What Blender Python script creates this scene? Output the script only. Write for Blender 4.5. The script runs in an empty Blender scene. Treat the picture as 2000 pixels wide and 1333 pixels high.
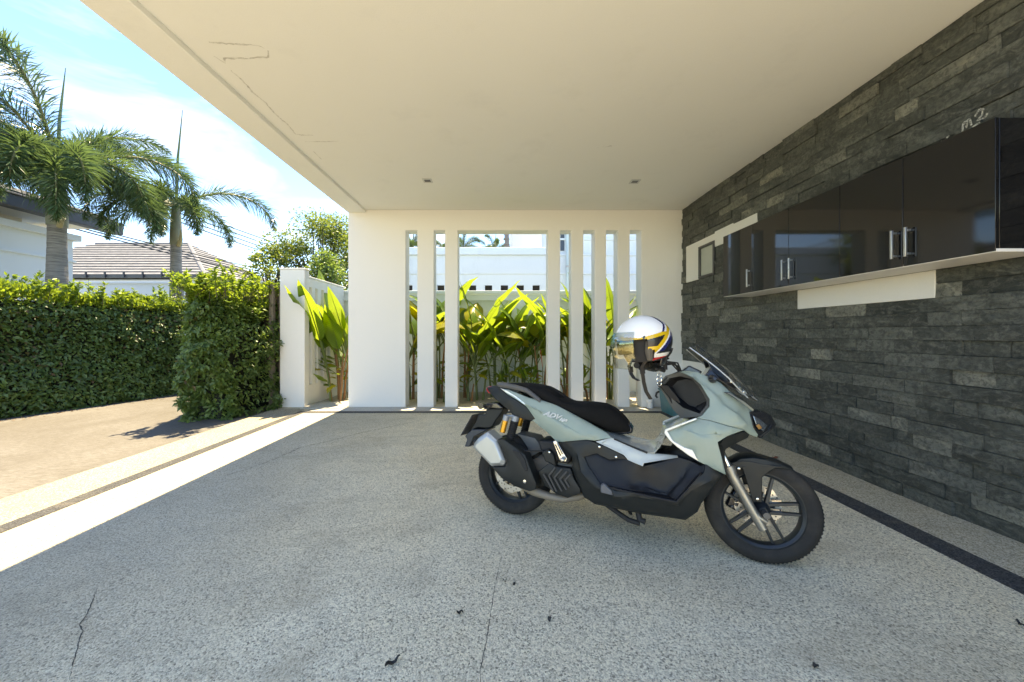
import bpy, bmesh, math, random
import numpy as np
from mathutils import Vector, Matrix
from mathutils.geometry import delaunay_2d_cdt
R = math.radians
random.seed(7)
SC = bpy.context.scene
COL = SC.collection

# ---------------------------------------------------------------- camera, sky, sun, exposure
cam_d = bpy.data.cameras.new('camera')
cam = bpy.data.objects.new('camera', cam_d); COL.objects.link(cam)
cam.location = (0, 0, 1.2); cam.rotation_euler = (R(90), 0, 0)
cam_d.sensor_width = 36; cam_d.lens = 36 * 720 / 2000
cam_d.shift_x = 0.0095; cam_d.shift_y = -0.00675
cam_d.clip_start = 0.02; cam_d.clip_end = 2000
SC.camera = cam

SUN_EL, SUN_AZ = 72.0, 0.0        # azimuth measured from +Y towards +X
W = bpy.data.worlds.new('World'); SC.world = W; W.use_nodes = True
wn, wl = W.node_tree.nodes, W.node_tree.links
wn.clear()
w_out = wn.new('ShaderNodeOutputWorld'); w_bg = wn.new('ShaderNodeBackground')
sky = wn.new('ShaderNodeTexSky'); sky.sky_type = 'NISHITA'; sky.sun_disc = False
sky.sun_elevation = R(SUN_EL); sky.sun_rotation = R(SUN_AZ); sky.air_density = 0.8; sky.dust_density = 0.0; sky.ozone_density = 3.0
w_bg.inputs['Strength'].default_value = 0.10
tc = wn.new('ShaderNodeTexCoord')
mp = wn.new('ShaderNodeMapping'); mp.inputs['Scale'].default_value = (1.0, 1.0, 2.6); mp.inputs['Location'].default_value = (0.3, 0.1, 0.0)
nz = wn.new('ShaderNodeTexNoise'); nz.inputs['Scale'].default_value = 2.6; nz.inputs['Detail'].default_value = 9; nz.inputs['Roughness'].default_value = 0.58; nz.inputs['Distortion'].default_value = 0.5
cr = wn.new('ShaderNodeValToRGB'); cr.color_ramp.elements[0].position = 0.46; cr.color_ramp.elements[1].position = 0.80
cr.color_ramp.elements[0].color = (0, 0, 0, 1); cr.color_ramp.elements[1].color = (0.9, 0.9, 0.9, 1)
mx = wn.new('ShaderNodeMix'); mx.data_type = 'RGBA'
mx.inputs['B'].default_value = (2.3, 2.45, 2.7, 1)
wl.new(tc.outputs['Generated'], mp.inputs['Vector']); wl.new(mp.outputs['Vector'], nz.inputs['Vector'])
wl.new(nz.outputs['Fac'], cr.inputs['Fac']); wl.new(cr.outputs['Color'], mx.inputs['Factor'])
hs = wn.new('ShaderNodeHueSaturation'); hs.inputs['Saturation'].default_value = 1.2; hs.inputs['Hue'].default_value = 0.508; wl.new(sky.outputs['Color'], hs.inputs['Color']); wl.new(hs.outputs['Color'], mx.inputs['A']); wl.new(mx.outputs['Result'], w_bg.inputs['Color']); wl.new(w_bg.outputs['Background'], w_out.inputs['Surface'])

sun_d = bpy.data.lights.new('sun', 'SUN'); sun_d.energy = 2.4; sun_d.angle = R(0.5); sun_d.color = (1.0, 0.94, 0.83)
sun = bpy.data.objects.new('sun', sun_d); COL.objects.link(sun)
sdir = Vector((math.sin(R(SUN_AZ)) * math.cos(R(SUN_EL)), math.cos(R(SUN_AZ)) * math.cos(R(SUN_EL)), math.sin(R(SUN_EL))))
sun.rotation_euler = sdir.to_track_quat('Z', 'Y').to_euler(); sun.location = (0, 4, 12)

SC.view_settings.view_transform = 'Standard'; SC.view_settings.look = 'None'
SC.view_settings.gamma = 1.0; SC.view_settings.use_curve_mapping = False
SC.view_settings.exposure = 2.88
SC.view_settings.use_white_balance = True; SC.view_settings.white_balance_temperature = 9500; SC.view_settings.white_balance_tint = 7
SC.render.engine = 'CYCLES'
cy = SC.cycles
cy.max_bounces = 10; cy.diffuse_bounces = 6; cy.glossy_bounces = 4; cy.transmission_bounces = 6; cy.transparent_max_bounces = 12
cy.caustics_reflective = False; cy.caustics_refractive = False; cy.sample_clamp_indirect = 8
cy.use_denoising = True
try: cy.denoiser = 'OPENIMAGEDENOISE'
except Exception: pass

# ---------------------------------------------------------------- object helpers
def link(o, parent=None):
    COL.objects.link(o)
    if parent is not None: o.parent = parent
    return o
def tag(o, label=None, cat=None, group=None, kind=None):
    if label: o['label'] = label
    if cat: o['category'] = cat
    if group: o['group'] = group
    if kind: o['kind'] = kind
    return o
def empty(name, loc, label, cat, group=None, rz=0):
    o = bpy.data.objects.new(name, None); o.empty_display_size = 0.1
    o.location = loc; o.rotation_euler = (0, 0, rz)
    link(o); return tag(o, label, cat, group)
def copy_tree(o, parent=None):
    c = o.copy(); COL.objects.link(c)
    if parent is not None: c.parent = parent
    for ch in list(o.children): copy_tree(ch, c)
    return c
def mesh_obj(name, me, mat, parent=None):
    if mat is not None:
        if isinstance(mat, (list, tuple)):
            for m in mat: me.materials.append(m)
        else: me.materials.append(mat)
    o = bpy.data.objects.new(name, me); link(o, parent); return o
def smooth(me, ang=35):
    me.polygons.foreach_set('use_smooth', [True] * len(me.polygons))
    me.set_sharp_from_angle(angle=R(ang))
def fast_mesh(name, V, Fc, attr=None):
    """V: n x 3, Fc: m x k faces of equal size; attr: per-vertex float named rnd"""
    V = np.asarray(V, np.float32); Fc = np.asarray(Fc, np.int32)
    me = bpy.data.meshes.new(name)
    me.vertices.add(len(V)); me.vertices.foreach_set('co', V.ravel())
    k = Fc.shape[1]; m = len(Fc)
    me.loops.add(m * k); me.loops.foreach_set('vertex_index', Fc.ravel())
    me.polygons.add(m); me.polygons.foreach_set('loop_start', np.arange(0, m * k, k, dtype=np.int32))
    me.update(calc_edges=True)
    if attr is not None:
        a = me.attributes.new('rnd', 'FLOAT', 'POINT'); a.data.foreach_set('value', np.asarray(attr, np.float32))
    me.validate(); return me

class MB:
    """collects boxes, tubes, lathes and lofts into one bmesh and links them as one mesh object"""
    def __init__(s): s.bm = bmesh.new(); s.mi = 0
    def face(s, vs):
        try:
            f = s.bm.faces.new(vs); f.material_index = s.mi; return f
        except ValueError: return None
    def box(s, x0, x1, y0, y1, z0, z1):
        v = [s.bm.verts.new((x, y, z)) for z in (z0, z1) for y in (y0, y1) for x in (x0, x1)]
        for q in ((0,2,3,1),(4,5,7,6),(0,1,5,4),(2,6,7,3),(0,4,6,2),(1,3,7,5)): s.face([v[i] for i in q])
        return s
    def loft(s, rings, closed=True, caps=True):
        rs = [[s.bm.verts.new(p) for p in r] for r in rings]; n = len(rs[0])
        for a, b in zip(rs[:-1], rs[1:]):
            for i in range(n if closed else n - 1): s.face([a[i], a[(i+1) % n], b[(i+1) % n], b[i]])
        if caps and closed: s.face(rs[0][::-1]); s.face(rs[-1])
        return s
    def tube(s, pts, rad, n=10, caps=True):
        pts = [Vector(p) for p in pts]; rad = rad if isinstance(rad, (list, tuple)) else [rad] * len(pts)
        rings = []; ref = None
        for i, p in enumerate(pts):
            t = (pts[min(i+1, len(pts)-1)] - pts[max(i-1, 0)]).normalized()
            if ref is None:
                ref = Vector((0, 0, 1)) if abs(t.z) < .9 else Vector((1, 0, 0))
            a = (ref - t * ref.dot(t)).normalized(); b = t.cross(a); ref = a
            rings.append([p + (a * math.cos(2*math.pi*k/n) + b * math.sin(2*math.pi*k/n)) * rad[i] for k in range(n)])
        return s.loft(rings, True, caps)
    def lathe(s, prof, c, axis, n=32, caps=False):
        """prof: (radius, offset along axis)"""
        ax = Vector(axis).normalized(); ref = Vector((0, 0, 1)) if abs(ax.z) < .9 else Vector((1, 0, 0))
        a = (ref - ax * ref.dot(ax)).normalized(); b = ax.cross(a); c = Vector(c)
        return s.loft([[c + ax * h + (a * math.cos(2*math.pi*k/n) + b * math.sin(2*math.pi*k/n)) * r for k in range(n)] for r, h in prof], True, caps)
    def build(s, name, mat, parent=None, bevel=0, ang=35, seg=2):
        bmesh.ops.recalc_face_normals(s.bm, faces=s.bm.faces)
        me = bpy.data.meshes.new(name); s.bm.to_mesh(me); s.bm.free()
        smooth(me, ang)
        o = mesh_obj(name, me, mat, parent)
        if bevel:
            m = o.modifiers.new('bevel', 'BEVEL'); m.width = bevel; m.segments = seg; m.limit_method = 'ANGLE'; m.angle_limit = R(40)
            m.harden_normals = False
        return o
def box(name, x0, x1, y0, y1, z0, z1, mat, parent=None, bevel=0.004):
    return MB().box(x0, x1, y0, y1, z0, z1).build(name, mat, parent, bevel)

# ---------------------------------------------------------------- materials
MATS = {}
class NT:
    def __init__(s, name):
        s.m = bpy.data.materials.new(name); s.m.use_nodes = True; s.t = s.m.node_tree; s.n = s.t.nodes; s.n.clear()
        s.out = s.n.new('ShaderNodeOutputMaterial'); MATS[name] = s.m
    def new(s, t, **kw):
        x = s.n.new(t)
        for k, v in kw.items():
            if hasattr(x, k): setattr(x, k, v)
            else: x.inputs[k].default_value = v
        return x
    def link(s, a, b): s.t.links.new(a, b)
    def noise(s, scale, detail=4, rough=.55, vec=None, dist=0):
        x = s.new('ShaderNodeTexNoise'); x.inputs['Scale'].default_value = scale; x.inputs['Detail'].default_value = detail; x.inputs['Roughness'].default_value = rough; x.inputs['Distortion'].default_value = dist
        if vec is not None: s.link(vec, x.inputs['Vector'])
        return x.outputs['Fac']
    def ramp(s, fac, stops, interp='LINEAR'):
        x = s.new('ShaderNodeValToRGB'); e = x.color_ramp.elements; x.color_ramp.interpolation = interp
        while len(e) < len(stops): e.new(.5)
        for i, (p, c) in enumerate(stops):
            e[i].position = p; e[i].color = (*c, 1) if not isinstance(c, (int, float)) else (c, c, c, 1)
        s.link(fac, x.inputs['Fac']); return x.outputs['Color']
    def mix(s, fac, a, b, mode='MIX'):
        x = s.new('ShaderNodeMix'); x.data_type = 'RGBA'; x.blend_type = mode
        for k, v in (('Factor', fac), ('A', a), ('B', b)):
            if isinstance(v, (int, float)): x.inputs[k].default_value = v if k == 'Factor' else (v, v, v, 1)
            elif isinstance(v, tuple): x.inputs[k].default_value = (*v, 1)
            else: s.link(v, x.inputs[k])
        return x.outputs['Result']
    def math(s, op, a, b=0.0):
        x = s.new('ShaderNodeMath'); x.operation = op
        for i, v in enumerate((a, b)):
            if isinstance(v, (int, float)): x.inputs[i].default_value = v
            else: s.link(v, x.inputs[i])
        return x.outputs[0]
    def coord(s, which='Object', scale=None):
        x = s.new('ShaderNodeTexCoord'); o = x.outputs[which]
        if scale:
            m = s.new('ShaderNodeMapping'); m.inputs['Scale'].default_value = scale; s.link(o, m.inputs['Vector']); o = m.outputs['Vector']
        return o
    def bump(s, h, strength=.3, dist=.005, nrm=None):
        x = s.new('ShaderNodeBump'); x.inputs['Strength'].default_value = strength; x.inputs['Distance'].default_value = dist
        s.link(h, x.inputs['Height'])
        if nrm is not None: s.link(nrm, x.inputs['Normal'])
        return x.outputs['Normal']
    def bsdf(s, col, rough=.5, metal=0, spec=.5, coat=0, nrm=None, **kw):
        b = s.new('ShaderNodeBsdfPrincipled')
        for k, v in (('Base Color', col), ('Roughness', rough), ('Metallic', metal), ('Specular IOR Level', spec), ('Coat Weight', coat)):
            if isinstance(v, tuple): b.inputs[k].default_value = (*v, 1)
            elif isinstance(v, (int, float)): b.inputs[k].default_value = v
            else: s.link(v, b.inputs[k])
        b.inputs['Coat Roughness'].default_value = .06
        for k, v in kw.items(): b.inputs[k.replace('_', ' ')].default_value = v
        if nrm is not None: s.link(nrm, b.inputs['Normal'])
        s.link(b.outputs[0], s.out.inputs[0]); return b
def pm(name, col, rough=.5, metal=0, spec=.5, coat=0, var=.12, vscale=6, bump=0, bscale=200, dirt=0, dcol=(.2,.17,.12), dscale=9):
    """painted / plastic / metal surface with slight tonal drift, grain and optional dust"""
    t = NT(name); co = t.coord('Object')
    n = t.noise(vscale, 5, .6, co)
    c = t.mix(n, tuple(x * (1 - var) for x in col), tuple(min(1, x * (1 + var)) for x in col))
    if dirt:
        d = t.ramp(t.noise(dscale, 8, .7, co), [(.48, 0.), (.75, dirt)]); c = t.mix(d, c, dcol)
    r = t.ramp(t.noise(vscale * 3, 4, .6, co), [(.3, max(0, rough - .06)), (.7, min(1, rough + .08))])
    nr = t.bump(t.noise(bscale, 3, .6, co), bump, .002) if bump else None
    t.bsdf(c, r, metal, spec, coat, nr); return t.m
def leaf_mat(name, dark, light, trans, tw=.45, rough=.38, veins=False):
    """leaf: per-leaf tone from the rnd attribute, glossy skin, light coming through"""
    t = NT(name)
    a = t.new('ShaderNodeAttribute'); a.attribute_name = 'rnd'
    c = t.ramp(a.outputs['Fac'], [(0, (.13, .075, .03)), (.012, (.13, .075, .03)), (.03, dark), (.6, tuple((x+y)/2 for x, y in zip(dark, light))), (1, light)])
    tcol = t.mix(a.outputs['Fac'], tuple(x * .6 for x in trans), trans)
    if veins:                                         # side veins running off the midrib, brown blemishes
        co = t.coord('Object'); sp = t.new('ShaderNodeSeparateXYZ'); t.link(co, sp.inputs[0])
        ay = t.math('ABSOLUTE', sp.outputs[1]); w = t.math('SINE', t.math('MULTIPLY', t.math('SUBTRACT', t.math('ADD', sp.outputs[2], sp.outputs[0]), t.math('MULTIPLY', ay, 1.1)), 170.0))
        vf = t.ramp(w, [(.0, 0.), (.55, 0.), (1., .42)]); c = t.mix(vf, c, tuple(x * .45 for x in dark)); tcol = t.mix(vf, tcol, tuple(x * .45 for x in trans))
        bl = t.ramp(t.noise(9, 7, .75, co), [(.60, 0.), (.68, .75)]); c = t.mix(bl, c, (.22, .13, .04)); tcol = t.mix(bl, tcol, (.30, .18, .05))
    p = t.new('ShaderNodeBsdfPrincipled'); p.inputs['Roughness'].default_value = rough; p.inputs['Specular IOR Level'].default_value = .45
    t.link(c, p.inputs['Base Color'])
    tr = t.new('ShaderNodeBsdfTranslucent'); t.link(tcol, tr.inputs['Color'])
    m = t.new('ShaderNodeMixShader'); m.inputs[0].default_value = tw
    t.link(p.outputs[0], m.inputs[1]); t.link(tr.outputs[0], m.inputs[2]); t.link(m.outputs[0], t.out.inputs[0]); return t.m

# plaster
def plaster(name, col, bump=.25, bscale=90, stain=.10, scol=None):
    t = NT(name); co = t.coord('Object')
    big = t.noise(.9, 6, .62, co); fine = t.noise(bscale, 4, .65, co)
    st = t.noise(2.2, 7, .7, t.coord('Object', (1, 1, .25)))
    scol = scol or tuple(x * .62 for x in col)
    c = t.mix(t.ramp(big, [(.35, 0.), (.75, stain)]), col, tuple(x * .86 for x in col))
    c = t.mix(t.ramp(st, [(.55, 0.), (.85, stain * 1.6)]), c, scol)
    c = t.mix(t.ramp(fine, [(.3, .12), (.6, 0.)]), c, tuple(x * .75 for x in col))
    t.bsdf(c, .72, spec=.3, nrm=t.bump(fine, bump, .003)); return t.m
M_WALL = plaster('white_plaster', (.80, .79, .76))
M_CEIL = plaster('ceiling_plaster', (.775, .79, .765), bump=.35, bscale=120, stain=.14)
M_OUT = plaster('outdoor_plaster', (.69, .76, .80), stain=.22, bscale=60)  # blue of sky-lit shade is mixed into the plaster colour
M_PATCH = plaster('patch_plaster', (.74, .735, .70), stain=.08)

# exposed aggregate floor
def aggregate(name, stops, tint_a, tint_b, cell=165, bump=.8, stain=.5, sun_dim=0):
    t = NT(name); co = t.coord('Object')
    wob = t.new('ShaderNodeVectorMath'); wob.operation = 'MULTIPLY_ADD'
    nc = t.new('ShaderNodeTexNoise'); nc.inputs['Scale'].default_value = 60; t.link(co, nc.inputs['Vector'])
    t.link(nc.outputs['Color'], wob.inputs[0]); wob.inputs[1].default_value = (.008, .008, 0); t.link(co, wob.inputs[2])
    v = t.new('ShaderNodeTexVoronoi'); v.inputs['Scale'].default_value = cell; t.link(wob.outputs[0], v.inputs['Vector'])
    sep = t.new('ShaderNodeSeparateColor'); t.link(v.outputs['Color'], sep.inputs[0])
    c = t.ramp(sep.outputs[0], stops)
    c = t.mix(t.ramp(v.outputs['Distance'], [(.55, 0.), (.9, .35)]), c, (.16, .15, .13))
    c = t.mix(t.ramp(t.noise(70, 4, .7, co), [(.31, .9), (.42, 0.)]), c, (.11, .10, .085))
    big = t.noise(.55, 5, .6, co, .4)
    c = t.mix(1.0, c, t.ramp(big, [(.35, tint_a), (.65, tint_b)]), 'MULTIPLY')
    s1 = t.ramp(t.noise(1.7, 9, .72, co, .8), [(.50, 0.), (.74, stain)])
    c = t.mix(s1, c, (.17, .155, .125))
    s2 = t.ramp(t.noise(.9, 8, .7, t.coord('Object', (1.0, 2.6, 1)), 1.0), [(.52, 0.), (.68, stain * 1.3)])
    c = t.mix(s2, c, (.36, .29, .19))
    s3 = t.ramp(t.noise(7, 6, .7, co), [(.66, 0.), (.80, stain * .7)])
    c = t.mix(s3, c, (.10, .095, .085))
    if sun_dim:                                         # outer edge darkened in colour to hold down the sunlit strip, uneven front
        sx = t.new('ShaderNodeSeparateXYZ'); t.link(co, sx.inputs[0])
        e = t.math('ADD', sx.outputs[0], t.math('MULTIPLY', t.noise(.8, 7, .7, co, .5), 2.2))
        c = t.mix(t.ramp(t.math('MULTIPLY_ADD', e, .25), [(.0, sun_dim), (.32, sun_dim*.8), (.60, 0.)]), c, (.16, .155, .135))
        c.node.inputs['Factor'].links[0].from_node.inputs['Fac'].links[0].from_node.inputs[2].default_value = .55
    h = t.math('ADD', t.math('MULTIPLY', v.outputs['Distance'], -.8), t.noise(240, 3, .6, co))
    t.bsdf(c, .78, spec=.3, nrm=t.bump(h, bump, .004)); return t.m
M_FLOOR = aggregate('exposed_aggregate', [(0, (.25, .21, .15)), (.14, (.57, .49, .365)), (.5, (.80, .69, .51)), (.8, (.88, .77, .575)), (1, (.95, .86, .66))], (.97, 1.0, 1.0), (1.0, .97, .89), stain=.30, sun_dim=.5)
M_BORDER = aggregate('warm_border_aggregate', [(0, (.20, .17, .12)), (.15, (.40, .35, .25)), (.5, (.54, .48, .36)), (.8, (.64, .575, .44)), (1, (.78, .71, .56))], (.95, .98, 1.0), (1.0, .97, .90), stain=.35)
M_BORDERL = aggregate('sun_dimmed_border', [(0, (.07, .06, .045)), (.15, (.22, .195, .15)), (.5, (.34, .305, .24)), (.8, (.42, .38, .305)), (1, (.52, .475, .39))], (.95, .98, 1.0), (1.0, .96, .86), stain=.4)  # border colour darkened for the sunlit side, so strong light clips less
M_STRIP = aggregate('dark_pebble_strip', [(0, (.018, .018, .02)), (.5, (.048, .048, .049)), (1, (.10, .10, .10))], (.9, .95, 1), (1, 1, 1), stain=.15)
M_KERB = aggregate('smooth_band', [(0, (.38, .37, .34)), (.5, (.46, .45, .42)), (1, (.54, .53, .49))], (.95, .97, 1), (1, .98, .93), stain=.35, bump=.15)
def driveway():
    t = NT('brushed_concrete'); co = t.coord('Object')
    br = t.noise(3, 6, .7, t.coord('Object', (3, 30, 1))); big = t.noise(.6, 6, .65, co, .6)
    c = t.mix(t.ramp(big, [(.35, 0.), (.7, 1.)]), (.13, .12, .103), (.195, .187, .172))
    c = t.mix(t.ramp(br, [(.4, 0.), (.68, .7)]), c, (.07, .058, .045))
    c = t.mix(t.ramp(t.noise(40, 5, .7, co), [(.5, 0.), (.72, .5)]), c, (.06, .052, .042))
    t.bsdf(c, .85, spec=.2, nrm=t.bump(br, .5, .006)); return t.m
M_DRIVE = driveway()
def soil():
    t = NT('bed_soil'); co = t.coord('Object')
    c = t.ramp(t.noise(22, 8, .75, co), [(.3, (.20, .17, .12)), (.5, (.42, .38, .31)), (.8, (.60, .56, .48))])
    t.bsdf(c, .9, nrm=t.bump(t.noise(45, 5, .7, co), .8, .02)); return t.m
M_SOIL = soil()
M_FORE = pm('pale_forecourt_concrete', (.52, .49, .44), .85, var=.2, vscale=2, dirt=.3, dcol=(.3, .27, .22), dscale=3)  # unseen ground behind the camera, made paler to bounce light under the roof
def groundm():
    t = NT('far_ground'); co = t.coord('Object')
    c = t.ramp(t.noise(.4, 8, .7, co), [(.35, (.10, .11, .05)), (.6, (.22, .20, .14)), (.8, (.30, .28, .22))])
    t.bsdf(c, .95, nrm=t.bump(t.noise(9, 5, .7, co), .6, .03)); return t.m
M_GROUND = groundm()

# slate: tone attribute per stone
def slate():
    t = NT('slate_stone'); co = t.coord('Object')
    a = t.new('ShaderNodeAttribute'); a.attribute_name = 'rnd'
    base = t.ramp(a.outputs['Fac'], [(0, (.032, .037, .033)), (.45, (.070, .078, .069)), (.75, (.125, .134, .118)), (.92, (.17, .175, .15)), (1, (.26, .26, .215))])
    cle = t.noise(9, 9, .72, t.coord('Object', (1, 1.0, 2.2)), 1.4)
    c = t.mix(t.ramp(cle, [(.47, 0.), (.55, .30), (.66, .70)]), base, (.185, .19, .165))
    c = t.mix(t.ramp(t.noise(38, 6, .7, co, .5), [(.40, .6), (.54, 0.)]), c, (.024, .026, .024))
    mica = t.ramp(t.noise(150, 3, .7, co), [(.66, 0.), (.78, .35)]); c = t.mix(mica, c, (.3, .3, .28))
    h = t.math('ADD', cle, t.math('MULTIPLY', t.noise(46, 6, .7, t.coord('Object', (1, .5, 1.6)), 1), .5))
    r = t.ramp(cle, [(.3, .5), (.7, .72)])
    t.bsdf(c, r, spec=.42, nrm=t.bump(h, .85, .014)); return t.m
M_SLATE = slate()
M_GROUT = pm('dark_backing', (.03, .03, .03), .9)
def gloss_black():
    t = NT('gloss_black_laminate'); co = t.coord('Object')
    n = t.noise(300, 2, .5, co); sm = t.noise(5, 6, .7, co)
    r = t.ramp(sm, [(.35, .01), (.7, .03)])
    t.bsdf((.008, .008, .0085), r, spec=.36, coat=.10, nrm=t.bump(n, .02, .001)); return t.m
M_CAB = gloss_black()
M_CABW = pm('white_laminate', (.74, .73, .70), .4, var=.05)
M_ALU = pm('brushed_aluminium', (.55, .55, .54), .32, 1, bump=.1)
M_DGREY = pm('dark_anodised', (.10, .10, .10), .4, .6)
M_FROST = pm('frosted_glass', (.42, .45, .40), .35, spec=.6)
M_STAIN = None
def stain_mat(name, col, lo, hi, scale=18, amax=.9):
    t = NT(name); co = t.coord('Object')
    d = t.new('ShaderNodeBsdfPrincipled'); d.inputs['Base Color'].default_value = (*col, 1); d.inputs['Roughness'].default_value = .85
    tr = t.new('ShaderNodeBsdfTransparent'); m = t.new('ShaderNodeMixShader')
    t.link(t.ramp(t.noise(scale, 8, .75, co), [(lo, 0.), (hi, amax)]), m.inputs[0]); t.link(tr.outputs[0], m.inputs[1]); t.link(d.outputs[0], m.inputs[2]); t.link(m.outputs[0], t.out.inputs[0]); return t.m
M_WSTAIN = stain_mat('water_stain', (.24, .19, .13), .34, .74, 30, .55)
M_CRACK = stain_mat('crack_line', (.05, .048, .042), .30, .48, 40)
M_TYREMARK = stain_mat('tyre_mark', (.10, .10, .09), .44, .72, 30)
M_CHALK = stain_mat('chalk', (.55, .54, .48), .36, .56, 60)

# ================================================================ the setting
WORLD_KIDS = []          # empties whose direct children were modelled in world space
def thing(name, loc, label, cat, group=None):
    e = empty(name, loc, label, cat, group); WORLD_KIDS.append(e); return e
def settle():
    for e in WORLD_KIDS:
        for c in e.children: c.location = c.location - e.location
def ribbon(name, pts, width, z, mat, parent, axis='z', jit=.3, seed=1, step=.03):
    """flat uneven strip following pts on a horizontal surface"""
    rr = random.Random(seed); P = []
    for (x0, y0), (x1, y1) in zip(pts[:-1], pts[1:]):
        n = max(1, int(math.hypot(x1-x0, y1-y0) / step))
        for i in range(n): P.append((x0 + (x1-x0)*i/n, y0 + (y1-y0)*i/n))
    P.append(pts[-1]); V = []; Fc = []
    for i, (x, y) in enumerate(P):
        a = P[max(0, i-1)]; b = P[min(len(P)-1, i+1)]; dx, dy = b[0]-a[0], b[1]-a[1]; l = math.hypot(dx, dy) or 1
        k = math.sin(math.pi * (i + .6) / (len(P) + .2)) ** .35
        w = width * k * (1 + rr.uniform(-jit, jit)); o = rr.uniform(-jit, jit) * width * .7
        nx, ny = -dy/l, dx/l
        V += [(x + nx*(o+w/2), y + ny*(o+w/2), z), (x + nx*(o-w/2), y + ny*(o-w/2), z)]
        if i: Fc.append((2*i-2, 2*i-1, 2*i+1, 2*i))
    me = bpy.data.meshes.new(name); me.from_pydata(V, [], Fc); return mesh_obj(name, me, mat, parent)

g = MB(); S = 900
g.bm.faces.new([g.bm.verts.new(p) for p in ((-S, -S, -.09), (S, -S, -.09), (S, S, -.09), (-S, S, -.09))])
tag(g.build('ground', M_GROUND), kind='structure')
tag(box('driveway', -8.6, -3.652, -14, 40, -.08, -.022, M_DRIVE, None, 0), kind='structure')
tag(box('forecourt', -3.648, 9, -14, -1.05, -.08, -.018, M_FORE, None, 0), kind='structure')
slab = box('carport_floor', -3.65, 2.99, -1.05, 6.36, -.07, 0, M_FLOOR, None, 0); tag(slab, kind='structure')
band = box('floor_band', -3.0, 2.96, 5.74, 6.06, -.004, .003, M_KERB, slab, 0)
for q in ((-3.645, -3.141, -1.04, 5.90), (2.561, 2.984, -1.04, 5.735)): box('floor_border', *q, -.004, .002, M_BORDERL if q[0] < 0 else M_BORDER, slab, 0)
for q in ((-3.14, -3.02, -1.0, 5.72), (-3.02, 2.40, 5.60, 5.72), (2.40, 2.56, -1.0, 5.72)):
    box('floor_strip', *q, -.004, .0035, M_STRIP, slab, 0)
ribbon('crack', [(-1.5, 1.277), (-1.563, 1.341), (-1.611, 1.397), (-1.653, 1.437), (-1.692, 1.49), (-1.744, 1.518), (-1.78, 1.584), (-1.869, 1.69), (-1.915, 1.742)], .0032, .002, M_CRACK, slab, jit=.9, seed=3, step=.015)
ribbon('crack', [(-.072, 1.2), (-.078, 1.313), (-.07, 1.383), (-.061, 1.45), (-.038, 1.726), (-.004, 1.991)], .0025, .002, M_CRACK, slab, jit=.9, seed=4, step=.015)
ribbon('tyre_mark', [(-2.35, 3.1), (-2.25, 3.301), (-2.175, 3.564), (-2.13, 3.9), (-1.912, 4.156), (-1.72, 4.468), (-1.387, 4.83), (-1.072, 5.192)], .035, .002, M_TYREMARK, slab, jit=.25, seed=5)
tag(box('planting_bed', -3.55, 6, 6.36, 7.72, -.08, -.012, M_SOIL, None, 0), kind='structure')
tag(box('bed_kerb', -3.24, -2.56, 5.91, 6.5, -.004, .012, M_KERB, None, 0), kind='structure')

# ---- carport roof
RF = thing('carport_roof', (-2.395, 3.9, 3.205), 'flat white carport roof with stained plaster ceiling and thick edge beam', 'roof')
box('ceiling', -2.245, 3.4, 1.5, 6.84, 3.25, 3.60, M_CEIL, RF, 0)  # out-of-view front end cut short so more daylight fills the shade
box('edge_beam', -2.545, -2.2452, 1.48, 6.842, 3.205, 3.66, M_CEIL, RF, .006)
for i, l in enumerate([[(-2.057, 2.583), (-1.906, 2.602), (-1.74, 2.613), (-1.704, 2.641)], [(-2.123, 2.713), (-2.094, 2.789), (-2.061, 2.738), (-1.904, 2.738), (-1.733, 2.724), (-1.689, 2.664)],
        [(-2.108, 2.86), (-2.097, 2.994), (-2.113, 3.12), (-2.093, 3.244), (-2.111, 3.418), (-2.098, 3.611), (-2.118, 3.779)], [(-2.114, 3.772), (-2.066, 3.795), (-1.944, 3.795)],
        [(-2.099, 3.921), (-1.865, 3.921), (-1.735, 3.911)], [(-2.114, 4.127), (-2.118, 4.327)]]):
    ribbon('water_stain', l, (.015, .015, .014, .014, .010, .008)[i], 3.2475, M_WSTAIN, RF, jit=.45, seed=20+i, step=.02)
ribbon('water_stain', [(-.0 + 1.05, 4.05), (1.25, 4.0)], .03, 3.2475, stain_mat('faint_stain', (.45, .40, .33), .5, .9), RF, jit=.5, seed=33, step=.02)
for (x, y), lb in zip(((-.998, 4.92), (1.78, 4.95)), ('small square ceiling downlight above the narrow slots beside the wide white panel', 'small square ceiling downlight above the slots beside the slate wall')):
    d = empty('ceiling_downlight', (x, y, 3.25), lb, 'ceiling light', 'ceiling downlights')
    m = MB()
    for a in ((-.062, .062, -.062, -.042), (-.062, .062, .042, .062), (-.062, -.042, -.042, .042), (.042, .062, -.042, .042)): m.box(*a, -.008, .004)
    m.build('frame', M_ALU, d, .002)
    MB().lathe([(.001, -.004), (.034, -.004), (.04, .001)], (0, 0, 0), (0, 0, 1), 20).build('lamp', M_DGREY, d)
    box('backing', -.042, .042, -.042, .042, -.0025, .003, M_DGREY, d, 0)

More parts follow.
